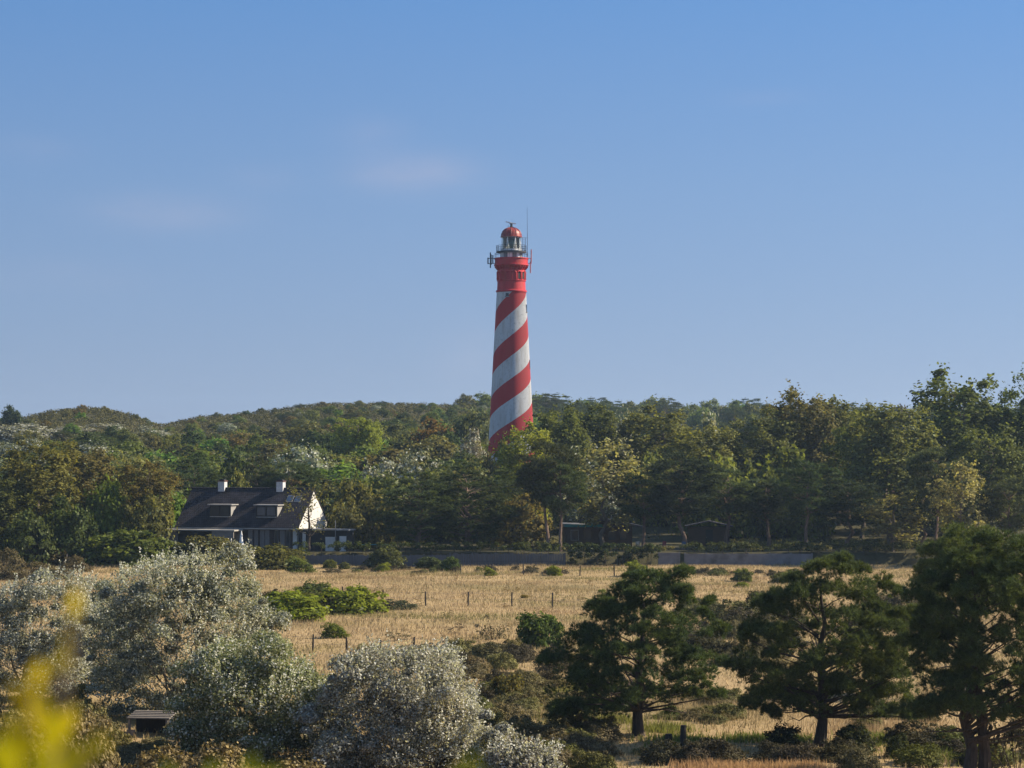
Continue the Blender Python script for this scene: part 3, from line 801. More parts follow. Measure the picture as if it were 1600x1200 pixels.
# garden chairs on the cabin's terrace
def chair(px, Yc, col, label, rz):
    g = at(px, 860, Yc); g.z = hz(g.x, g.y)
    c = empty('garden_chair', g, rz, label, 'chair', 'garden chairs outside the cabin')
    m = plain('chair_paint', col, .5, .15, 3)
    MB().box(-.26, .26, -.26, .26, .42, .46).build('seat', m, c)
    MB().box(-.26, .26, .24, .28, .5, 1.0).build('backrest', m, c)
    for sx in (-1, 1):
        for sy in (-1, 1): MB().tube([(sx * .22, sy * .24, 0), (sx * .22, sy * .24, .44 if sy < 0 else .98)], .022, 5).build('leg', M['dark_metal'], c)
chair(998, 276, (.55, .42, .30), 'pale garden chair beside the dark cabin', .4)
chair(1036, 277, (.40, .10, .09), 'red garden chair between the cabin and the shed', -.7)
chair(1070, 276, (.07, .12, .20), 'blue garden chair in front of the small dark shed', 2.6)

# ================================================================== BOUNDARY FENCE AND WALLS
def edge_pts(px0, px1, Yc, n):
    return [((px0 + (px1 - px0) * i / n - 800) / F * Yc, Yc) for i in range(n + 1)]
FY = 265.3
M['fence_boards'] = plain('blue_grey_boards', (.075, .085, .105), .8, .35, 3, (9, 9, .3))
M['concrete'] = plain('concrete_wall', (.15, .15, .16), .85, .2, 1.2, dirt=(.06, .06, .055), dirt_scale=.5, bump=.2)
def board_fence(px0, px1, top, label, gap):
    x0, x1 = (px0 - 800) / F * FY, (px1 - 800) / F * FY
    zb = hz((x0 + x1) / 2, FY - 1)
    e = empty('board_fence', (x0, FY, zb), 0, label, 'fence', 'board fences along the meadow edge')
    mb = MB(); x = 0
    while x < x1 - x0:
        wv = .19 + rd.uniform(-.02, .02)
        mb.box(x, x + wv - gap, -.02 + rd.uniform(-.012, .012), .03, -.3, top + rd.uniform(-.1, .06)); x += wv
    mb.build('boards', M['fence_boards'], e)
    MB().box(0, x1 - x0, .031, .07, .5, .6).build('rail', M['black_wood'], e)
    n = int((x1 - x0) / 2.4)
    for i in range(n + 1):
        px_ = (x1 - x0) * i / n
        MB().box(px_ - .05, px_ + .05, -.14, -.03, -.3, top + .1).build('post', M['fence_boards'], e)
board_fence(478, 700, 1.35, 'dark blue grey board fence below the hedge beside the garage', .012)
board_fence(703, 882, 1.45, 'dark blue grey board fence with gaps, right of the lighthouse foot shrubs', .04)
def cwall(name, px0, px1, zt, label, cat):
    x0, x1 = (px0 - 800) / F * FY, (px1 - 800) / F * FY
    zb = hz((x0 + x1) / 2, FY - 1)
    e = empty(name, (x0, FY, zb), 0, label, cat)
    mb = MB(); n = max(1, int((x1 - x0) / 2.1)); s = (x1 - x0) / n
    for i in range(n): mb.box(i * s + .02, (i + 1) * s - .02, rd.uniform(-.02, .02), .14, -.4, zt + rd.uniform(-.02, .02))
    mb.build('panel', M['concrete'], e)
    for i in range(n + 1): MB().box(i * s - .08, i * s + .08, -.07, .19, -.4, zt + .08).build('post', M['concrete'], e)
cwall('concrete_wall', 1070, 1268, 1.4, 'low pale concrete panel wall behind the meadow under the pine wood', 'wall')
cwall('gate_panel', 1029, 1061, 1.5, 'short pale grey gate panel between the hedge and concrete wall', 'gate')

def hedge(px0, px1, Yc, h, dpt, col, label, n):
    x0, x1 = (px0 - 800) / F * Yc, (px1 - 800) / F * Yc
    w = x1 - x0
    zb = hz((x0 + x1) / 2, Yc + 1) if Yc > 266 else hz((x0 + x1) / 2, Yc - .5)
    k = int(w * 3.2 * max(1, h * .95))
    C = np.stack([rng.random(k) * w, rng.normal(size=k) * dpt * .3, .25 + rng.random(k) ** .7 * (h - .35)], 1)
    P, Dn = cloud(C, .42 * (.7 + .6 * rng.random(k)), n, .9, .4, .4, .6)
    V, Fc = leaf_quads(P, Dn, .09)
    V[:, 2] = np.maximum(V[:, 2], -.6)
    e = empty('hedge', (x0, Yc, zb), 0, label, 'hedge')
    ob('foliage', mesh_np('foliage', V, Fc, M['leaf']), e, color=col)
    mb = MB()
    for i in range(0, k, 4): mb.tube([(C[i][0], 0, -.2), (C[i][0], C[i][1], C[i][2])], [.04, .01], 4)
    mb.build('stems', M['twig'], e)
hedge(462, 690, 266.6, 1.15, 1.2, (.045, .06, .02), 'dark green clipped hedge above the fence beside the house', 95)
hedge(690, 880, 266.7, 1.15, 1.3, (.055, .068, .022), 'green hedge above the fence in front of the broad dark pines', 95)
hedge(880, 1030, 265.5, 2.5, 1.4, (.035, .05, .018), 'tall dark hedge hanging over the fence line before the cabin', 110)
hedge(1066, 1450, 266.7, 1.05, 1.2, (.05, .06, .02), 'low dark hedge along the top of the concrete wall', 90)

# ================================================================== MEADOW WIRE FENCES
def wire_fence(posts, hgt, label, group=None):
    gs = [ground(px, py) for px, py in posts]
    e = empty('wire_fence', gs[0], 0, label, 'fence')
    tops = []
    for g in gs:
        q = g - gs[0]
        h = hgt * rd.uniform(.9, 1.12); lx = rd.uniform(-.06, .06)
        MB().tube([q + Vector((0, 0, -.2)), q + Vector((lx * .5, 0, h * .5)), q + Vector((lx, 0, h))], [.07, .065, .06], 7).build('post', M['post_wood'], e)
        tops.append((q, h))
    wr = MB()
    for (a, ha), (b, hb) in zip(tops, tops[1:]):
        for fr_ in (.5, .9):
            p0, p1 = a + Vector((0, 0, ha * fr_)), b + Vector((0, 0, hb * fr_))
            wr.tube([p0, (p0 + p1) / 2 - Vector((0, 0, .04)), p1], .008, 3)
    wr.build('wire', M['wire'], e)
wire_fence([(535, 940), (598, 944), (665, 946), (731.5, 948), (799.5, 948), (863, 951), (929, 953), (995, 955), (1062, 956), (1130, 958)], 1.25, 'wire fence on thin dark posts across the middle of the dry meadow')
wire_fence([(436, 1016), (489, 1018), (542, 1020), (594.5, 1022), (646, 1022), (698, 1024)], 1.0, 'short wire fence on small dark posts nearest the silver bushes')
wire_fence([(720, 897), (768, 898), (818, 899), (865, 898), (906, 900), (960, 900), (1010, 902)], 1.15, 'thin wire fence just in front of the board fence at the meadow edge')
def lone_post(px, py, h, r, label, mat='post_wood'):
    g = ground(px, py)
    o = MB().tube([(0, 0, -.3), (.01, 0, h * .5), (.03, .01, h - .03), (.03, .01, h)], [r, r * .97, r * .95, r * .8], 9).build('fence_post', M[mat], None, loc=g)
    tag(o, label, 'post')
lone_post(104, 893, 1.9, .05, 'thin grey post among the brown bushes at far left', 'old_wood')
lone_post(123, 868, 2.2, .09, 'pale wooden post in front of the left hand trees', 'old_wood')
lone_post(1067, 1168, .95, .14, 'thick dark wooden post beside the nearest pine')
lone_post(1044, 1172, .65, .17, 'short squat dark stump left of the thick post')

# low wooden shelter in the scrub
g = ground(236, 1150); g.z = hz(g.x, g.y)
sh = empty('wooden_shelter', g, rad(-8), 'weathered low plank roofed shelter with dark opening among the scrub', 'shelter')
hR = at(236, 1121, g.y).z - g.z
pl = MB()
for i in range(5): pl.box(-1.0, 1.05, -.6 + i * .3, -.33 + i * .3, hR + i * .045, hR + .05 + i * .045 + rd.uniform(0, .01))
pl.build('plank_roof', M['old_wood'], sh)
MB().box(-.9, .95, .55, .62, 0, hR + .1).build('back_wall', M['post_wood'], sh)
for sx in (-.9, .9):
    MB().box(sx - .05, sx + .05, .62 - 1.15, .62 - 1.05, -.2, hR).build('post', M['old_wood'], sh)
MB().box(.9, .95, -.4, .54, 0, hR - .02).build('side_wall', M['post_wood'], sh)
MB().box(-.95, -.55, -.75, -.7, .0, .32).build('box_board', M['old_wood'], sh)

# ================================================================== TREES
GOLD, OLIVE, GREEN, DARK, BROWN, RUST, PALE, PINE, SIL = ((.150, .165, .026), (.088, .104, .026), (.070, .115, .020), (.044, .064, .020), (.095, .082, .030), (.110, .078, .024), (.17, .16, .07), (.044, .062, .026), (.19, .20, .15))
def mixcol(c, k=.12):
    f = 1 + rd.uniform(-k, k)
    return tuple(max(.004, q * f * (1 + rd.uniform(-k, k) * .5)) for q in c)
KIND = dict(pop=(POP, 'poplar_tree', 'poplar'), sparse=(SPARSE, 'poplar_tree', 'poplar'), pine=(FPINE, 'pine_tree', 'pine'),
            bare=(BARE, 'broadleaf_tree', 'tree'), dome=(DOME, 'broadleaf_tree', 'tree'), silver=(SILV, 'silver_poplar', 'silver poplar'))
def tree(kind, px, top, wpx, Yc, col, label, group=None, vi=None, k=.12):
    protos, nm, cat = KIND[kind]
    p = protos[rd.randrange(len(protos)) if vi is None else vi]
    x = (px - 800) / F * Yc
    z = hz(x, Yc)
    h = at(px, top, Yc).z - z
    col = tuple(q * (1.3 if kind != 'silver' else 1.1) for q in col)
    return place(p, nm, (x, Yc, z - .1), wpx * (1.03 if kind == 'pop' else 1) * Yc / F, max(h, 1.5), mixcol(col, k), label, cat, group)

hero = [
 # --- right of the lighthouse, front to back
 ('pop', 822, 660, 84, 303, GOLD, 'yellow green poplar right in front of the lighthouse foot', 0),
 ('dome', 777, 688, 56, 322, (.085, .082, .028), 'small olive tree covering the left foot of the lighthouse', 2),
 ('dome', 812, 770, 95, 286, (.115, .105, .032), 'low yellow brown tree beneath the bright poplar at the lighthouse foot', 0),
 ('pine', 655, 738, 120, 276, PINE, 'broad dark pine with wide low crown right of the silver bushes', 3),
 ('pine', 728, 722, 150, 280, (.036, .046, .02), 'wide dark olive pine left of the lighthouse, its crown reaching the hedge', 3),
 ('pop', 872, 640, 90, 335, OLIVE, 'olive poplar just right of the striped shaft, behind the tall pines', 1),
 ('pop', 918, 632, 105, 340, (.075, .085, .028), 'dark olive round topped poplar second right of the lighthouse', 2),
 ('sparse', 945, 688, 105, 281, PALE, 'pale thin leaved poplar with bare pinkish trunk above the cabin', 0),
 ('silver', 965, 648, 60, 345, SIL, 'small silver crowned poplar between two olive poplars right of the lighthouse', 0),
 ('pop', 1030, 634, 120, 338, (.09, .095, .026), 'broad olive green poplar above the cabin, its round top near the skyline', 0),
 ('pine', 855, 690, 85, 272, (.04, .05, .022), 'tall slim pine with long bare trunk nearest the bright lighthouse poplar', 0),
 ('pine', 876, 712, 85, 270.5, PINE, 'tall dark pine beside the turquoise cabin fascia', 1),
 ('pine', 1005, 738, 100, 279, PINE, 'dark pine with broad crown directly above the cabin roof slope', 1),
 ('pine', 1066, 708, 100, 276, (.026, .038, .02), 'blackish green pine above the garden chairs', 2),
 ('pine', 1135, 734, 100, 280, PINE, 'dark pine above the small shed', 0),
 ('pop', 1105, 668, 110, 315, (.10, .105, .03), 'green poplar whose lit top shows above the dark pine over the shed', 1),
 ('silver', 1100, 650, 75, 348, (.15, .16, .11), 'greyish pale topped poplar behind the green poplar over the shed', 1),
 ('pop', 1190, 640, 120, 318, (.085, .088, .03), 'olive poplar left of the highest middle poplar', 3),
 ('pop', 1250, 611, 120, 322, (.08, .08, .026), 'tallest poplar of the middle right wood, top level with its twin', 2),
 ('pop', 1312, 624, 110, 325, (.082, .086, .028), 'poplar with ragged top just right of the tallest middle poplar', 4),
 ('pine', 1200, 752, 95, 280, (.027, .038, .019), 'dark pine over the left end of the concrete wall', 0),
 ('pine', 1262, 718, 100, 274, PINE, 'dark pine over the middle of the concrete wall', 1),
 ('pine', 1325, 748, 95, 276, (.026, .036, .018), 'dark pine beside the sunlit clearing, over the right end of the concrete wall', 2),
 ('pop', 1390, 634, 125, 288, (.108, .115, .032), 'large yellowish poplar lit on its right side, left of the giant poplar', 1),
 ('pop', 1345, 650, 100, 305, OLIVE, 'olive poplar tucked against the large yellowish poplar', 3),
 ('sparse', 1395, 770, 90, 270, (.12, .105, .05), 'thin pale young poplars with many slim stems under the yellowish poplar', 1),
 ('pop', 1500, 578, 150, 300, (.065, .08, .024), 'giant dark green poplar, the tallest tree on the right skyline', 0),
 ('pop', 1608, 588, 110, 300, (.06, .075, .026), 'tall dark poplar cut by the right edge of the picture', 3),
 ('pop', 1545, 668, 110, 285, (.088, .095, .028), 'golden olive poplar under the giant poplar', 2),
 ('sparse', 1500, 718, 75, 262, PALE, 'pale brown thin leaved poplar below the giant poplar', 0),
 ('pine', 1462, 700, 80, 268, PINE, 'narrow dark pine between the yellowish poplar and pale brown poplar', 0),
 ('pine', 1575, 742, 100, 264, (.035, .044, .02), 'dark pine at the right edge below the golden olive poplar', 1),
 ('pine', 1440, 760, 80, 276, (.03, .04, .02), 'small dark pine with bare reddish stem behind the narrow pine', 2),
 # --- left block
 ('pop', 62, 688, 120, 272, (.10, .10, .028), 'large olive brown tree at the left with trunk showing in the shade', 2),
 ('pop', 8, 742, 90, 268, (.075, .088, .024), 'green tree cut by the left edge of the picture', 0),
 ('pop', 135, 702, 95, 282, (.09, .085, .03), 'olive tree behind and right of the large olive brown tree', 1),
 ('dome', 168, 748, 75, 272, (.085, .125, .022), 'bright green tree in the middle of the left hand group', 1),
 ('sparse', 212, 706, 75, 277, PALE, 'pale brownish thin leaved tree in the left hand group', 1),
 ('pop', 233, 722, 80, 273, (.10, .085, .026), 'rusty brown tree touching the left end of the house roof', 4),
 ('dome', 108, 775, 85, 267, DARK, 'dark green low tree under the olive brown tree', 2),
 ('dome', 235, 772, 80, 269, (.09, .095, .03), 'olive low tree between the rusty tree and the green bush', 3),
 ('dome', 45, 798, 80, 264, (.05, .065, .022), 'dark low tree at the left edge in front of the brown bushes', 0),
 # --- behind and beside the house
 ('pine', 305, 715, 90, 312, PINE, 'dark pine behind the left end of the house roof', 3),
 ('dome', 372, 706, 90, 318, DARK, 'dark green tree behind the gap between the chimneys', 0),
 ('pine', 402, 716, 85, 310, (.03, .04, .02), 'dark pine just left of the right hand chimney', 3),
 ('pine', 455, 722, 80, 308, PINE, 'dark pine right behind the right hand chimney', 0),
 ('dome', 380, 738, 60, 300, (.10, .10, .03), 'small yellow olive tree peeping over the roof between the chimneys', 2),
 ('silver', 478, 696, 92, 345, SIL, 'wide silver topped poplar behind the right end of the house', 0),
 ('pop', 558, 652, 66, 400, GOLD, 'slim yellow green poplar standing out on the wooded slope', 1),
 ('silver', 590, 718, 80, 312, SIL, 'silvery bush poplar between the brown trees and the broad dark pine', 1),
 ('silver', 645, 702, 90, 335, (.13, .15, .09), 'pale green silver poplar above the broad dark pine', 0),
 ('dome', 555, 748, 95, 290, (.085, .075, .026), 'olive brown round tree just right of the house gable', 1),
 ('dome', 540, 782, 62, 281, BROWN, 'brown leaved tree over the garage roof', 3),
 ('dome', 585, 772, 70, 283, (.08, .078, .028), 'olive tree at the edge of the broad dark pine', 0),
 ('dome', 685, 655, 90, 430, (.12, .072, .02), 'rust brown dome shaped tree left of the lighthouse on the slope', 2),
 ('dome', 745, 640, 70, 425, (.085, .095, .04), 'grey green tree next to the striped shaft on its left', 1),
 ('silver', 735, 672, 50, 400, (.14, .13, .10), 'faded greyish tree below the grey green tree by the shaft', 1),
 ('silver', 40, 662, 110, 470, (.17, .18, .16), 'wide grey silver thicket tree high on the left dune', 0),
 ('silver', 115, 668, 70, 480, (.16, .17, .15), 'grey silver tree right of the wide silver thicket on the left dune', 1),
 ('silver', 160, 672, 60, 490, (.14, .15, .12), 'smaller grey silver tree below the left dune crest', 0),
 ('silver', 235, 664, 70, 520, (.12, .13, .10), 'dull silver tree in the dip between the two dune crests', 1),
 ('dome', 18, 633, 36, 540, (.03, .045, .02), 'lone dark rounded tree on the skyline at far left', 2),
 ('bare', 484, 752, 84, 270.5, BROWN, 'slender nearly bare brown tree in front of the white gable', 0),
]
used_xy = []
for k_, px, top, w_, Yc, col, lab, vi in hero:
    e = tree(k_, px, top, w_, Yc, col, lab, vi=vi)
    used_xy.append((e.location.x, Yc, w_ * Yc / F * .5))

# a large low branch of the broad pines etc. come with the prototypes; now the mass of trees on the dunes
def region(px):
    if px < 262: return 0
    if px < 770: return 1
    return 2
GL = {
 ('dome', 0): ('low rounded scrub tree among many on the left dune slope', 'scrub trees on the left dune slope'),
 ('dome', 1): ('low rounded scrub tree among many on the slope behind the house', 'scrub trees on the slope behind the house'),
 ('dome', 2): ('rounded tree among many in the wood right of the lighthouse', 'rounded trees in the right wood'),
 ('pine', 0): ('dark pine among others on the left dune slope', 'dark pines on the left dune slope'),
 ('pine', 1): ('dark pine among others on the slope behind the house', 'dark pines on the slope behind the house'),
 ('pine', 2): ('distant bluish pine on the far ridge right of the lighthouse', 'distant pines on the right ridge'),
 ('silver', 0): ('small silvery tree among others on the left dune slope', 'silvery trees on the left dune slope'),
 ('silver', 1): ('small silvery tree among others on the slope behind the house', 'silvery trees on the slope behind the house'),
 ('silver', 2): ('small silvery tree among others in the right wood', 'silvery trees in the right wood'),
}
cols = [OLIVE, GREEN, DARK, DARK, BROWN, OLIVE, (.08, .085, .035), (.06, .07, .024), (.10, .085, .03), OLIVE]
placed = list(used_xy)
cnt = {}
def fill(n, px0, px1, y0, y1fn, hfn, kinds, sp0, maxn=280, wf=1.35):
    made = 0
    for _ in range(n * 14):
        if made >= n: break
        px = rd.uniform(px0, px1); t = rd.random() ** .9
        y1 = y1fn(px); Yc = y0 + (y1 - y0) * t
        x = (px - 800) / F * Yc
        sp = sp0 * (.75 + Yc / 900)
        if any((x - a) ** 2 + (Yc - b) ** 2 < max(sp, r * .8) ** 2 for a, b, r in placed): continue
        if 268 < Yc < 296 and 250 < px < 560: continue
        if abs(x - LB.x) < 8 and abs(Yc - LY) < 9: continue
        k_ = rd.choice(kinds)
        h = hfn(px, Yc, k_)
        key = (k_, region(px))
        if cnt.get(key, 0) > maxn: continue
        cnt[key] = cnt.get(key, 0) + 1
        if Yc > 760 and k_ == 'pine': lab, grp = GL[key]
        elif Yc > 500 and key[1] == 2: lab, grp = 'distant tree on the wooded slope below the right ridge', 'distant trees below the right ridge'
        elif k_ == 'pine' and key[1] == 2: lab, grp = 'dark pine among others inside the right hand wood', 'pines inside the right hand wood'
        else: lab, grp = GL[key]
        protos, nm, cat = KIND[k_]
        p = protos[3 if (k_ == 'pine') else rd.randrange(len(protos))]
        col = {'pine': tuple(1.3 * q for q in PINE), 'silver': (.14, .15, .11)}.get(k_) or tuple(1.25 * q for q in rd.choice(cols))
        place(p, nm, (x, Yc, hz(x, Yc) - .3), h * wf * rd.uniform(.85, 1.25), h, mixcol(col, .2), lab, cat, grp)
        placed.append((x, Yc, h * .5)); made += 1
crestY = lambda px: float(np.interp(px, CR_PX, CR_Y)) + 6
# slope trees: tall at the foot, wind-cut scrub towards the crest
slope_h = lambda px, Yc, k_: max(1.9, (7.5 - 6.2 * min(1, (Yc - 300) / (crestY(px) - 320))) * rd.uniform(.75, 1.2))
fill(72, -90, 262, 285, crestY, slope_h, ['dome'] * 7 + ['pine', 'silver'], 4.6, wf=1.45)
fill(190, 262, 780, 298, crestY, slope_h, ['dome'] * 9 + ['pine'] * 2 + ['silver'], 4.6, wf=1.45)
fill(46, 850, 1720, 300, lambda px: 380, lambda px, Yc, k_: rd.uniform(8, 12), ['dome', 'pine', 'dome', 'silver'], 6, wf=.85)
fill(60, 830, 1700, 770, lambda px: 835, lambda px, Yc, k_: rd.uniform(6.5, 10.5) * (1.0 if px < 1180 else .8), ['pine', 'dome', 'dome', 'dome'], 5.5, wf=1.25)
fill(80, 820, 1720, 560, lambda px: 765, lambda px, Yc, k_: rd.uniform(6.5, 9.5), ['pine', 'dome', 'pine'], 5.5, wf=1.0)
fill(16, 700, 850, 450, lambda px: 720, lambda px, Yc, k_: rd.uniform(4, 6), ['dome', 'dome', 'pine'], 6, wf=1.2)

# low scrub carpet over the dunes (nobody could count it)
def scrub_carpet():
    n = 9500
    px = np.where(rng.random(n) < .72, rng.uniform(-180, 860, n), rng.uniform(860, 1800, n)); t = rng.random(n) ** .75
    cy = np.interp(px, CR_PX, CR_Y)
    yy = 285 + (cy + 12 - 285) * t ** .8
    xx = (px - 800) / F * yy
    ok = ~((yy < 297) & (px > 240) & (px < 560)) & ~((np.abs(xx - LB.x) < 5.5) & (np.abs(yy - LY) < 5.5)) & ~((yy < 296) & (px > 870) & (px < 1140))
    xx, yy = xx[ok], yy[ok]
    C = np.stack([xx, yy, height(xx, yy) + .25], 1)
    P, Dn = cloud(C, rng.uniform(.6, 1.6, len(C)), 34, .7, .5, .4, .6)
    V, Fc = leaf_quads(P, Dn, .2)
    o = ob('low_scrub', mesh_np('low_scrub', V, Fc, M['scrub']), color=(.085, .08, .034))
    tag(o, 'low brown green scrub carpeting the dune slopes between trees', 'scrub', kind='stuff')
scrub_carpet()
# lit undergrowth under the right hand wood
def undergrowth():
    n = 900
    px = rng.uniform(840, 1720, n); yy = rng.uniform(270, 300, n)
    xx = (px - 800) / F * yy
    ok = ~((px > 875) & (px < 1125) & (yy > 276))
    xx, yy = xx[ok], yy[ok]
    C = np.stack([xx, yy, height(xx, yy) + .2], 1)
    P, Dn = cloud(C, rng.uniform(.35, .8, len(C)), 45, .8, .5, .4, .6)
    V, Fc = leaf_quads(P, Dn, .1)
    o = ob('undergrowth', mesh_np('undergrowth', V, Fc, M['scrub']), color=(.14, .125, .04))
    tag(o, 'brown green undergrowth on the floor of the pine wood', 'undergrowth', kind='stuff')
undergrowth()

# ================================================================== SHRUBS ON THE MEADOW
def B(p, px, py, w, h, col, label, group=None, name='shrub'):
    return bush(p[rd.randrange(len(p))], name, px, py, w, h, mixcol(col, .08), label, 'shrub', group)
YG = (.15, .175, .02)
B(BUSH, 448, 968, 112, 44, YG, 'low wide bright yellow green shrub, front left one of the meadow clump')
B(BUSH, 540, 958, 96, 42, YG, 'rounded bright green shrub at the right of the meadow clump')
B(BUSH, 488, 938, 60, 30, (.07, .085, .022), 'small green shrub at the back of the meadow clump')
B(BUSH, 500, 958, 80, 34, (.07, .07, .025), 'olive shrub between the two bright green meadow shrubs')
B(HEATH, 428, 945, 55, 24, (.05, .045, .026), 'dark brown shrub at the back left of the meadow clump')
B(HEATH, 615, 952, 76, 16, (.055, .06, .03), 'flat dark mat of scrub right of the meadow clump')
B(BUSH, 523, 997, 38, 24, (.09, .11, .02), 'single small green shrub in the dry grass below the clump')
B(BUSH, 843, 1010, 66, 52, (.055, .085, .018), 'round fresh green shrub alone left of the nearest pine')
B(TWIGGY, 772, 1000, 60, 38, (.09, .075, .045), 'grey brown twiggy shrub left of the round green shrub')
B(TWIGGY, 715, 990, 30, 18, (.09, .07, .04), 'tiny brown twiggy shrub in the grass left of the grey twiggy one')
B(TWIGGY, 620, 1000, 55, 14, (.08, .07, .04), 'flat brown tuft of scrub in the middle of the dry meadow')
B(HEATH, 1150, 975, 100, 38, (.075, .075, .028), 'wide olive brown shrub behind the nearest pine')
B(HEATH, 1190, 985, 70, 26, (.07, .06, .03), 'brown shrub between the two nearest pines')
B(HEATH, 1108, 962, 50, 26, (.065, .065, .03), 'brown green shrub touching the right side of the nearest pine')
for i, (px, py, w_, h_, c, lab) in enumerate([
  (600, 889, 55, 34, (.06, .07, .024), 'wide olive shrub in front of the board fence'),
  (598, 893, 22, 14, YG, 'little yellow green shrub at the foot of the wide olive shrub'),
  (468, 897, 40, 28, (.08, .10, .022), 'green shrub at the left end of the board fence'),
  (515, 888, 20, 14, (.085, .10, .025), 'small green shrub by the board fence under the garage'),
  (538, 889, 16, 11, (.085, .09, .03), 'tiny green shrub second from the fence end under the garage'),
  (704, 892, 28, 22, (.055, .085, .022), 'round dark green shrub against the board fence'),
  (766, 900, 18, 14, YG, 'tiny bright shrub below the lighthouse at the meadow edge'),
  (865, 900, 22, 16, YG, 'small bright green shrub in front of the fence right of the lighthouse'),
  (995, 900, 36, 24, YG, 'bright green shrub above the top of the nearest pine'),
  (1160, 910, 28, 22, (.10, .125, .03), 'small light green shrub before the concrete wall'),
  (1158, 918, 20, 9, YG, 'little green tuft under the shrub before the concrete wall'),
  (672, 888, 40, 18, (.045, .06, .022), 'dim green shrub between the olive shrub and round shrub at the fence'),
  (940, 928, 14, 8, YG, 'tiny green tuft alone in the grass left of the nearest pine top'),
  (1225, 912, 40, 18, (.10, .11, .03), 'green shrub just left of the middle pine top'),
  (820, 935, 12, 6, (.16, .12, .03), 'tiny ochre tuft in the dry grass behind the wire fence')]):
    B(BUSH, px, py, w_, h_, c, lab)
# left shrubs
for px, py, w_, h_, c, lab in [
  (200, 884, 130, 56, (.085, .105, .022), 'big green shrub left of the house'),
  (160, 880, 80, 38, (.05, .065, .022), 'dark green shrub at the left foot of the big green shrub'),
  (330, 878, 76, 40, (.085, .085, .026), 'olive shrub in front of the flat roofed extension'),
  (415, 888, 90, 36, (.085, .09, .025), 'olive green shrub in front of the house windows'),
  (455, 884, 50, 26, (.065, .075, .024), 'green shrub below the white corner pillar'),
  (275, 872, 50, 22, (.07, .08, .024), 'low green shrub at the left corner of the extension')]:
    B(BUSH, px, py, w_, h_, c, lab)
for px, py, w_, h_ in [(10, 890, 60, 34), (45, 886, 55, 34), (85, 884, 60, 36), (115, 893, 45, 26), (25, 908, 60, 28), (65, 903, 50, 26), (-20, 900, 60, 34), (140, 880, 40, 22), (95, 905, 46, 18), (0, 868, 60, 22), (60, 866, 60, 22)]:
    B(HEATH, px, py, w_, h_, (.10, .082, .045), 'brown heathy shrub in the row under the left hand trees', 'brown shrubs under the left hand trees')

# ragwort and weed tufts
WEED = make_bush('scrub', .7, .7, 9, .1, 16, .035, twigs=14)
for _ in range(110):
    px, py = rd.uniform(560, 1260), rd.uniform(898, 985)
    bush(WEED, 'weed_tuft', px, py, rd.uniform(6, 14), rd.uniform(6, 11), mixcol(rd.choice([(.16, .10, .03), (.12, .10, .03), (.09, .09, .03)]), .2), 'small ochre weed tuft standing in the dry meadow', 'weed', 'weed tufts in the dry meadow')

def heath_area(n, xa, xb, ya, yb, wr, hr, cset, label, group, ok=lambda x, y: True, protos=HEATH):
    m = 0
    for _ in range(n * 6):
        if m >= n: break
        px, py = rd.uniform(xa, xb), rd.uniform(ya, yb)
        if not ok(px, py): continue
        B(protos, px, py, rd.uniform(*wr), rd.uniform(*hr), rd.choice(cset), label, group); m += 1
BR = [(.135, .108, .058), (.15, .122, .064), (.115, .102, .05), (.14, .13, .055)]
DKB = [(.055, .048, .03), (.066, .056, .034), (.05, .045, .026)]
heath_area(34, 680, 870, 1018, 1082, (36, 70), (16, 30), BR + DKB * 2, 'dark brown low shrub in the heathy patch left of the nearest pine', 'brown shrubs left of the nearest pine')
heath_area(16, 560, 700, 1022, 1050, (30, 60), (14, 26), BR + DKB, 'low brown shrub above the grey silver bush', 'brown shrubs above the grey silver bush')
heath_area(42, 690, 960, 1140, 1215, (50, 90), (24, 40), BR + [(.09, .09, .03)], 'olive brown low shrub in the scrub below the nearest pine', 'olive brown scrub below the nearest pine')
heath_area(10, 740, 880, 1095, 1145, (30, 60), (16, 30), DKB + BR, 'dark tussocky shrub in the grass below the heathy patch', 'tussocky shrubs below the heathy patch')
heath_area(22, 730, 930, 1088, 1135, (34, 70), (16, 32), BR + [(.10, .11, .04)], 'olive shrub between the dusty silver bush and the nearest pine', 'olive scrub left of the nearest pine trunk')
heath_area(14, 1030, 1180, 1090, 1140, (30, 60), (12, 24), [(.10, .10, .04), (.11, .09, .045)], 'low olive shrub in the grass between the two nearest pine trunks', 'low olive shrubs between the nearest pine trunks')
heath_area(12, 1330, 1450, 1105, 1150, (30, 60), (12, 24), [(.10, .10, .04), (.11, .09, .045)], 'low olive shrub in the grass between the middle and right hand pines', 'low olive shrubs between the middle and right hand pines')
heath_area(38, 1080, 1240, 948, 1050, (40, 90), (16, 32), BR + DKB, 'brown olive shrub in the scrub patch behind the nearest two pines', 'scrub patch behind the nearest two pines')
heath_area(16, 1330, 1480, 930, 1010, (40, 80), (16, 30), BR + DKB, 'brown olive shrub glimpsed between the middle and right hand pine crowns', 'scrub behind the right hand pines')
heath_area(9, 990, 1110, 1178, 1190, (36, 60), (8, 14), DKB + BR, 'dark low shrub in the shade around the wooden posts', 'low shrubs around the wooden posts')
heath_area(12, 1010, 1340, 1182, 1200, (50, 80), (24, 40), DKB, 'dark shaded shrub under the middle and nearest pines', 'dark shrubs under the pines')
heath_area(20, 110, 330, 1140, 1200, (55, 100), (34, 58), BR + [(.10, .085, .035)], 'brown olive shrub in the lower left foreground scrub', 'brown scrub at lower left', ok=lambda x, y: not 165 < x < 300)
heath_area(22, -40, 130, 1120, 1240, (70, 110), (40, 64), BR + DKB, 'brown shrub behind the blurred yellow leaves', 'brown scrub behind the blurred leaves')
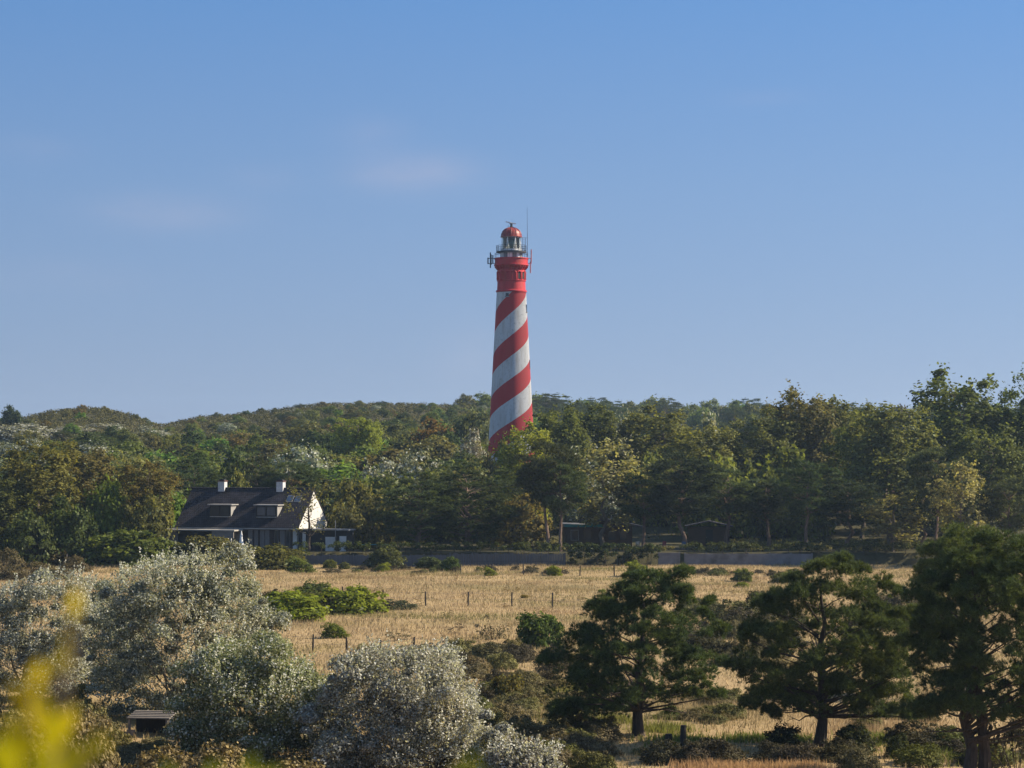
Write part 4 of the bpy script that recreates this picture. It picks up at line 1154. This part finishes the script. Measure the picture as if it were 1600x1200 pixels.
heath_area(14, 1420, 1640, 1150, 1215, (50, 90), (20, 40), DKB + [(.08, .09, .025)], 'low dark shrub beneath the right hand pine', 'low shrubs beneath the right hand pine')
B(BUSH, 1330, 1178, 62, 46, (.03, .036, .018), 'dark rounded shrub right of the middle pine trunk')
B(BUSH, 1222, 1172, 60, 40, (.028, .034, .018), 'dark rounded shrub left of the middle pine trunk')
B(HEATH, 1340, 1206, 70, 42, (.085, .075, .04), 'pale grey brown shrub on the bottom edge under the middle pine')
B(HEATH, 1402, 1185, 36, 40, (.045, .055, .02), 'small dark upright shrub between middle and right hand pines')
B(TWIGGY, 1590, 1215, 110, 130, (.05, .045, .035), 'grey leafless twiggy bush at the bottom right corner')
B(BUSH, 790, 1100, 50, 46, (.10, .09, .03), 'yellowish olive shrub right of the grey silver bush')

heath_area(16, 1070, 1270, 896, 901, (14, 34), (6, 12), DKB + [(.09, .10, .03)], 'small dark weed clump at the foot of the concrete wall', 'weed clumps at the concrete wall foot')
heath_area(20, 480, 880, 889, 898, (12, 30), (5, 10), DKB + [(.09, .10, .03)], 'small dark weed clump at the foot of the board fence', 'weed clumps at the board fence foot')
# ================================================================== NEAR SILVER POPLARS
def near_profile(bpx, bpy, rows, Yc):
    s = F / Yc
    return [((bpy - py) / s, (l - bpx) / s, (r - bpx) / s) for py, l, r in rows]
def silver_bush(bpx, bpy, rows, col, n, per, label, leaf=.056, mat='silver', stems=6, cr=.62):
    col = tuple(1.3 * q * k for q, k in zip(col, (1.14, 1.15, 1.5)))
    g = ground(bpx, bpy)
    prof = near_profile(bpx, bpy, rows, g.y)
    top = prof[-1][0]
    n = int(n * 1.7)
    C = clumps(prof, n, .25, .85)
    p0 = rd.uniform(0, 6)
    th0 = np.arctan2(C[:, 1], C[:, 0])
    fct = 1 + (.17 * np.sin(3 * th0 + p0 + C[:, 2] * .9)) + .13 * np.sin(5 * th0 - p0 + C[:, 2] * 1.7)
    C[:, :2] *= fct[:, None]; C[:, 2] *= .95 + .09 * np.sin(C[:, 0] * 1.9 + p0) * (C[:, 2] / top)
    hole = wob(C[:, 0] * 1.0, C[:, 2] * 1.1 + C[:, 1] * .6, 1.5, p0)
    C = C[hole > -.34]; n = len(C)
    P, Dn = cloud(C, .9 * cr * (.4 + 1.1 * rng.random(n) ** 1.6), int(per * 1.75), .85, .35, .3, .75)
    nl = n * per // 3
    Pl = clumps(prof, nl, .5, .85) + rng.normal(size=(nl, 3)) * .12
    P = np.concatenate([P, Pl]); Dn = np.concatenate([Dn, unit(rng.normal(size=(nl, 3)) + np.array([0, 0, .6]))])
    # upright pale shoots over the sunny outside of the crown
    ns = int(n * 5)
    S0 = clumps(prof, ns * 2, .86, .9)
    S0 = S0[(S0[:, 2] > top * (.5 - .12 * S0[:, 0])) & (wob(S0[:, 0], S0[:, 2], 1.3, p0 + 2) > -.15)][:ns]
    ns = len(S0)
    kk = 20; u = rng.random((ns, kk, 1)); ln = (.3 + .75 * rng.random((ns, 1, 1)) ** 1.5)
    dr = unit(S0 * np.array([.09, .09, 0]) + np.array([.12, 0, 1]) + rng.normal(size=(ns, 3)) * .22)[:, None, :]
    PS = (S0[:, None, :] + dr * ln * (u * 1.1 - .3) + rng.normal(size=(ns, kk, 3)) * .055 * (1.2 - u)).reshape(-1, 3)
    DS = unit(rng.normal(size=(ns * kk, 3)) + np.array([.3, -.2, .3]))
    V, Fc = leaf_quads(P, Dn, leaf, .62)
    V[:, 2] = np.maximum(V[:, 2], .02)
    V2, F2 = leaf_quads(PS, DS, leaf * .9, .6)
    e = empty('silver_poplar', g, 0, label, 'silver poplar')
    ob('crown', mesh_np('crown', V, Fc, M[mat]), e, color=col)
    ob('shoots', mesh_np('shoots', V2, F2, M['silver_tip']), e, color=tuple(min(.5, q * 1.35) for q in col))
    mb = MB()
    for q in range(stems):
        a = 2 * math.pi * q / stems + rd.random()
        ln = (math.cos(a) * .42, math.sin(a) * .42)
        mb.tube(trunk_path(top * .7, ln, .05, 5), [.07 * (1 - .85 * i / 5) for i in range(6)], 6)
    limbs(mb, C, top, .09, .35, zmin=.2)
    mb.build('trunk', M['bark_pale'], e)
    return e
silver_bush(272, 1118, [(1112, 165, 340), (1060, 140, 395), (1000, 140, 410), (940, 148, 414), (905, 165, 402), (885, 205, 398), (872, 260, 394), (860, 350, 385)], (.125, .135, .085), 120, 440, 'big silver leaved poplar bush, the largest, left of the meadow')
silver_bush(45, 1098, [(1090, -70, 120), (1050, -75, 140), (1010, -70, 130), (970, -40, 160), (935, -10, 130), (912, 20, 150), (898, 70, 125)], (.12, .13, .095), 90, 400, 'silver poplar bush at the left edge behind the blurred leaves')
silver_bush(400, 1188, [(1180, 285, 545), (1140, 278, 542), (1095, 285, 528), (1062, 292, 508), (1030, 310, 470), (1005, 345, 440)], (.10, .115, .05), 125, 440, 'greener silver poplar bush in front, bright tips at its right side')
silver_bush(620, 1200, [(1195, 488, 752), (1150, 486, 752), (1110, 495, 748), (1070, 505, 735), (1035, 540, 716), (1014, 590, 700)], (.14, .14, .10), 115, 420, 'grey dusty silver poplar bush at the bottom centre left')
silver_bush(170, 1075, [(1068, 110, 230), (1030, 100, 235), (985, 105, 220), (940, 120, 190), (915, 140, 170)], (.115, .13, .08), 45, 400, 'narrow silver poplar bush between the left edge bush and the largest bush')
silver_bush(815, 1222, [(1220, 750, 880), (1200, 748, 880), (1180, 765, 860), (1168, 790, 840)], (.10, .10, .075), 40, 260, 'low greyish silver shrub on the bottom edge right of the dusty bush', stems=4, cr=.42)
heath_area(9, 180, 305, 1168, 1200, (50, 84), (18, 28), BR, 'low brown shrub directly in front of the plank shelter', 'low shrubs in front of the plank shelter')
HB = (.17, .135, .07)
for bx, by, bw, bh, lab in [(128, 1240, 120, 125, 'tall brown shrub at lower left beside the plank shelter'), (250, 1250, 120, 84, 'rounded brown shrub in front of the plank shelter'), (335, 1248, 150, 90, 'wide brown olive shrub under the greener silver bush'),
                            (50, 1246, 180, 140, 'big brown shrub behind the blurred yellow leaf mass'), (450, 1250, 140, 66, 'low brown shrub on the bottom edge left of the dusty silver bush'), (130, 1190, 100, 80, 'brown shrub left of the plank shelter, half behind the blurred leaves')]:
    B(HEATH, bx, by, bw, bh, HB, lab)

# ================================================================== NEAR PINES
def near_pine(bases, rows, n, per, label, col, ln=.2, low=(), Yc=None, tr=.26, cr=.58):
    if Yc is None: g = ground(*bases[0])
    else:
        x = (bases[0][0] - 800) / F * Yc; g = Vector((x, Yc, hz(x, Yc)))
    bpx = bases[0][0]; bpy = 600 + 0
    s = F / g.y
    prof = [(at(0, py, g.y).z - g.z, (l - bpx) / s, (r - bpx) / s) for py, l, r in rows]
    top = prof[-1][0]
    n = int(n * 2.3)
    C = clumps(prof, n, .3, .8)
    C[:, 2] = (.74 * C[:, 2] + .26 * (np.round(C[:, 2] / .95 + .12 * C[:, 0]) - .12 * C[:, 0]) * .95) + .1 * rng.normal(size=n)
    ext = []
    for (px, py, k_) in low:
        for q in range(k_): ext.append(((px - bpx) / s + rd.gauss(0, .28), rd.gauss(0, .5), at(0, py, g.y).z - g.z + rd.gauss(0, .07)))
    Call = np.concatenate([C, np.array(ext).reshape(-1, 3)]) if ext else C
    rads = .8 * cr * (.5 + .85 * rng.random(len(Call)))
    if ext: rads[len(C):] *= .75
    P, Dn = cloud(Call, rads, int(per * .62), .9, .45, .55, .3)
    V, Fc = tuft_tris(P, Dn, ln * .95, ln * .06, 20)
    e = empty('pine_tree', g, 0, label, 'pine')
    ob('crown', mesh_np('crown', V, Fc, M['needle']), e, color=col)
    mb = MB()
    for i, b in enumerate(bases):
        off = (b[0] - bpx) / s
        pth = [p + Vector((off * (1 - .3 * j / 7), .25 * i, 0)) for j, p in enumerate(trunk_path(top * (.93 - .1 * i), (.03 - .05 * i, 0), .022))]
        mb.tube(pth, [tr * (1.25 if j == 0 else 1) * (1 - .88 * j / 7) for j in range(8)], 9)
    limbs(mb, Call, top, tr * .85, .16, zmin=top * .16, n=6, rise=.42)
    # dead lower boughs
    for q in range(9):
        a = rd.choice([0, math.pi]) + rd.uniform(-.6, .6); z0 = top * rd.uniform(.14, .34); le = rd.uniform(1.4, 3.2)
        p = [Vector((0, 0, z0))]
        for j in range(1, 6):
            p.append(Vector((math.cos(a) * le * j / 5 + rd.uniform(-.08, .08), math.sin(a) * le * j / 5, z0 + rd.uniform(-.12, .14) + .10 * math.sin(j * .9) * le * .4)))
        mb.tube(p, [.055, .045, .035, .026, .018, .008], 5)
        for j in (2, 3, 4):
            for sg in (-1, 1):
                if rd.random() < .6: mb.tube([p[j], p[j] + Vector((rd.uniform(.1, .4) * math.cos(a), rd.uniform(-.4, .4), rd.uniform(-.15, .3)))], [.015, .005], 4)
    mb.build('trunk', M['bark'], e)
    return e
PC = (.052, .080, .032)
near_pine([(998, 1150)], [(1112, 870, 1000), (1092, 856, 1060), (1060, 850, 1120), (1030, 856, 1142), (1000, 880, 1138), (975, 908, 1120), (950, 930, 1095), (930, 955, 1085), (914, 972, 1080), (903, 990, 1072)], 100, 78,
          'nearest dark green pine with wide crown, left of the three foreground pines', PC, low=[(870, 1108, 5), (905, 1104, 5), (940, 1100, 4), (1075, 1082, 4), (1120, 1085, 3), (965, 1085, 3), (1065, 1118, 1), (1062, 898, 4), (990, 903, 3), (1030, 904, 3), (945, 945, 3), (915, 985, 3), (860, 1030, 3), (1125, 985, 3), (1100, 940, 2)])
near_pine([(1280, 1168)], [(1108, 1200, 1420), (1085, 1172, 1425), (1060, 1152, 1430), (1025, 1144, 1440), (990, 1155, 1440), (960, 1188, 1430), (930, 1200, 1412), (910, 1228, 1390), (892, 1255, 1365), (880, 1282, 1340)], 115, 78,
          'middle foreground pine with rounded crown and single dark trunk', (.062, .086, .032), low=[(1175, 1100, 5), (1210, 1112, 4), (1340, 1100, 4), (1385, 1112, 5), (1425, 1120, 6), (1230, 1085, 3), (1330, 878, 4), (1240, 908, 3), (1290, 885, 3), (1402, 925, 3), (1428, 955, 3), (1195, 945, 4), (1160, 990, 3), (1150, 1045, 3)])
near_pine([(1512, 1222), (1540, 1222)], [(1125, 1450, 1690), (1100, 1420, 1700), (1060, 1428, 1700), (1010, 1425, 1700), (965, 1428, 1700), (930, 1445, 1700), (900, 1475, 1690), (872, 1500, 1670), (852, 1535, 1630)], 145, 80,
          'right hand foreground pine with two trunks, cut by the picture edge', (.054, .080, .032), low=[(1440, 1112, 4), (1470, 1098, 4), (1600, 1110, 4), (1440, 930, 4), (1462, 905, 4), (1500, 868, 4), (1545, 846, 4), (1595, 850, 4), (1430, 1010, 4)])
near_pine([(1500, 1083)], [(945, 1430, 1590), (915, 1425, 1590), (880, 1440, 1580), (850, 1455, 1555), (832, 1475, 1550)], 95, 70,
          'brighter pine top showing behind the right hand foreground pine', (.085, .115, .034), Yc=124, tr=.24)

# ================================================================== BLURRED TWIGS AT THE CAMERA
def sprig(label, col, leaves, Yc, stem_px):
    base = Vector(((stem_px - 800) / F * Yc, Yc, 0)); base.z = hz(base.x, base.y)
    e = empty('leafy_twig', base, 0, label, 'twig')
    mb = MB(); vs = []; fs = []
    tops = []
    for px, py, ln, wd, tilt in leaves:
        ln *= .66; wd *= .6
        p = at(px, py, Yc + rd.uniform(-.12, .12)) - base
        tops.append(p)
        up = Vector((math.sin(tilt), rd.uniform(-.25, .25), math.cos(tilt))).normalized()
        sd = up.cross(Vector((rd.uniform(-.6, .6), 1, rd.uniform(-.3, .3)))).normalized()
        nn = up.cross(sd)
        b = len(vs)
        prof_ = [(-.5, 0), (-.3, .55), (0, 1), (.25, .8), (.5, 0)]
        for t, w_ in prof_:
            c = p + up * ln * t + nn * .1 * ln * (t * t)
            vs += [c - sd * wd * .5 * w_ + nn * wd * .12 * w_, c, c + sd * wd * .5 * w_ + nn * wd * .12 * w_]
        for i in range(4):
            fs += [(b + 3 * i, b + 3 * i + 1, b + 3 * i + 4, b + 3 * i + 3), (b + 3 * i + 1, b + 3 * i + 2, b + 3 * i + 5, b + 3 * i + 4)]
        mb.tube([p - up * ln * .5, Vector((p.x * .9, p.y, p.z - ln * 1.1))], [.0012, .0016], 4)
    tops.sort(key=lambda q: q.z)
    c = sum(tops, Vector()) / len(tops); hi = tops[-1]
    mb.tube([(0, 0, -.05), (c.x * .5, c.y * .6, c.z * .6), (c.x, c.y, c.z * .95), hi], [.005, .004, .003, .0015], 6)
    me = bpy.data.meshes.new('leaves'); me.from_pydata(vs, [], fs); me.materials.append(M['yellowleaf']); me.update()
    ob('leaves', me, e, color=col)
    mb.build('stem', M['twig'], e)
YL = (.42, .33, .012)
sprig('tall out of focus twig with yellow leaves at lower left', YL,
      [(118, 950, .05, .016, .15), (105, 1010, .03, .012, -.3), (60, 1055, .03, .018, .3), (95, 1035, .025, .014, .9), (62, 1110, .05, .03, -.2), (100, 1130, .05, .025, .5), (30, 1085, .03, .015, -.6)], 1.5, 90)
sprig('blurred low mass of yellow green leaves in the bottom left corner', (.36, .32, .012),
      [(85, 1150, .055, .035, .4), (35, 1160, .05, .03, -.5), (125, 1190, .04, .03, .7), (10, 1200, .06, .035, -.3), (150, 1165, .03, .015, 1.0), (65, 1212, .05, .03, .3), (95, 1180, .05, .034, -.2), (20, 1140, .035, .02, .2)], 1.42, 60)
sprig('faint blurred leaf tips on the bottom edge below the silver bushes', (.20, .24, .015),
      [(390, 1203, .03, .012, .3), (265, 1212, .025, .012, -.4), (420, 1213, .03, .014, 1.0), (330, 1222, .04, .014, .2)], 1.5, 340)
sprig('single blurred green leaf tip at bottom centre', (.22, .26, .015),
      [(733, 1196, .026, .012, .5), (715, 1218, .03, .014, -.2), (750, 1222, .03, .014, .9)], 1.5, 730)

# ================================================================== SKY, SUN, AIR, CAMERA
wd = bpy.data.worlds.new('World'); scene.world = wd; wd.use_nodes = True
nt = wd.node_tree; nt.nodes.clear()
sky = nt.nodes.new('ShaderNodeTexSky'); sky.sky_type = 'NISHITA'; sky.sun_disc = False
sky.sun_elevation = SUN_EL; sky.sun_rotation = math.pi / 2 - SUN_AZ
sky.altitude = 0; sky.air_density = 1.0; sky.dust_density = .3; sky.ozone_density = 3.0
bg = nt.nodes.new('ShaderNodeBackground'); bg.inputs[1].default_value = .096
wo = nt.nodes.new('ShaderNodeOutputWorld')
tc = nt.nodes.new('ShaderNodeTexCoord')
c = sky.outputs[0]
sepw = N(nt, 'SeparateXYZ'); L(nt, tc.outputs['Generated'], sepw.inputs[0])
ramp = nt.nodes.new('ShaderNodeValToRGB'); el = ramp.color_ramp
el.elements[0].position = 0; el.elements[0].color = (1.34, 1.82, 2.9, 1)
el.elements[1].position = 1; el.elements[1].color = (.54, 1.43, 3.2, 1)
e2 = el.elements.new(.55); e2.color = (.96, 1.67, 3.05, 1)
L(nt, maprange(nt, sepw.outputs[2], 0, .21, 0, 1), ramp.inputs[0])
c = mixc(nt, maprange(nt, sepw.outputs[2], .22, .5, .9, 0), c, ramp.outputs[0])
c = mixc(nt, 1, c, maprange(nt, sepw.outputs[0], -.25, .25, .92, 1.06), 'MULTIPLY')
# thin wisps of cloud
v = mapping(nt, tc.outputs['Generated'], (1, 1, 3.2))
n1 = noise(nt, v, 7.0, 5, .55)
cl = None
for px, py, sx, sy, am in ((650, 272, 95, 30, .30), (270, 335, 110, 28, .22), (580, 208, 60, 26, .10), (410, 280, 55, 20, .10), (90, 440, 120, 26, .08), (60, 245, 70, 22, .07), (1190, 160, 70, 14, .06), (735, 560, 60, 60, .10)):
    dx = math_(nt, 'DIVIDE', math_(nt, 'SUBTRACT', sepw.outputs[0], (px - 800) / F), sx / F)
    dz = math_(nt, 'DIVIDE', math_(nt, 'SUBTRACT', sepw.outputs[2], (708 - py) / F), sy / F)
    g_ = math_(nt, 'MULTIPLY', math_(nt, 'EXPONENT', math_(nt, 'MULTIPLY', math_(nt, 'ADD', math_(nt, 'MULTIPLY', dx, dx), math_(nt, 'MULTIPLY', dz, dz)), -1)), am)
    g_ = math_(nt, 'MULTIPLY', g_, math_(nt, 'GREATER_THAN', sepw.outputs[1], 0))
    cl = g_ if cl is None else math_(nt, 'ADD', cl, g_)
n2 = noise(nt, mapping(nt, tc.outputs['Generated'], (1, 1, 2.6)), 22.0, 4, .6)
cl = math_(nt, 'MULTIPLY', cl, maprange(nt, n2, .3, .7, .3, 1.05))
c = mixc(nt, cl, c, (3.1, 2.9, 3.4))
L(nt, c, bg.inputs[0]); L(nt, bg.outputs[0], wo.inputs[0])

sun = bpy.data.lights.new('sun', 'SUN'); sun.energy = 5.0; sun.angle = rad(.5); sun.color = (1, .86, .66)
so = ob('sun', sun)
sd = Vector((math.cos(SUN_EL) * math.cos(SUN_AZ), math.cos(SUN_EL) * math.sin(SUN_AZ), math.sin(SUN_EL)))
so.rotation_euler = sd.to_track_quat('Z', 'Y').to_euler(); so.location = (60, -20, 80)

HAZE = 0.00011
if HAZE:
    mb = MB().box(-1500, 1500, -110, 2600, -6, 75)
    m, hnt, hout = new_mat('haze_air')
    pv = hnt.nodes.new('ShaderNodeVolumePrincipled'); pv.inputs['Color'].default_value = (.55, .76, 1, 1)
    pv.inputs['Density'].default_value = HAZE; pv.inputs['Anisotropy'].default_value = .3
    L(hnt, pv.outputs[0], hout.inputs['Volume'])
    tag(mb.build('haze', m), 'thin bluish haze in the air over the dunes', 'haze', kind='stuff')

cam = bpy.data.cameras.new('camera'); co = ob('camera', cam)
cam.sensor_width = 36; cam.lens = 36 * F / 1600
co.location = (0, 0, CAMZ); co.rotation_euler = (math.pi / 2 + PITCH, 0, 0)
cam.clip_start = .05; cam.clip_end = 8000
cam.dof.use_dof = True; cam.dof.focus_distance = 240; cam.dof.aperture_fstop = 5.0
scene.camera = co
scene.view_settings.view_transform = 'Standard'; scene.view_settings.look = 'None'
scene.view_settings.exposure = 1.0; scene.view_settings.gamma = 1
scene.cycles.max_bounces = 6; scene.cycles.transparent_max_bounces = 8
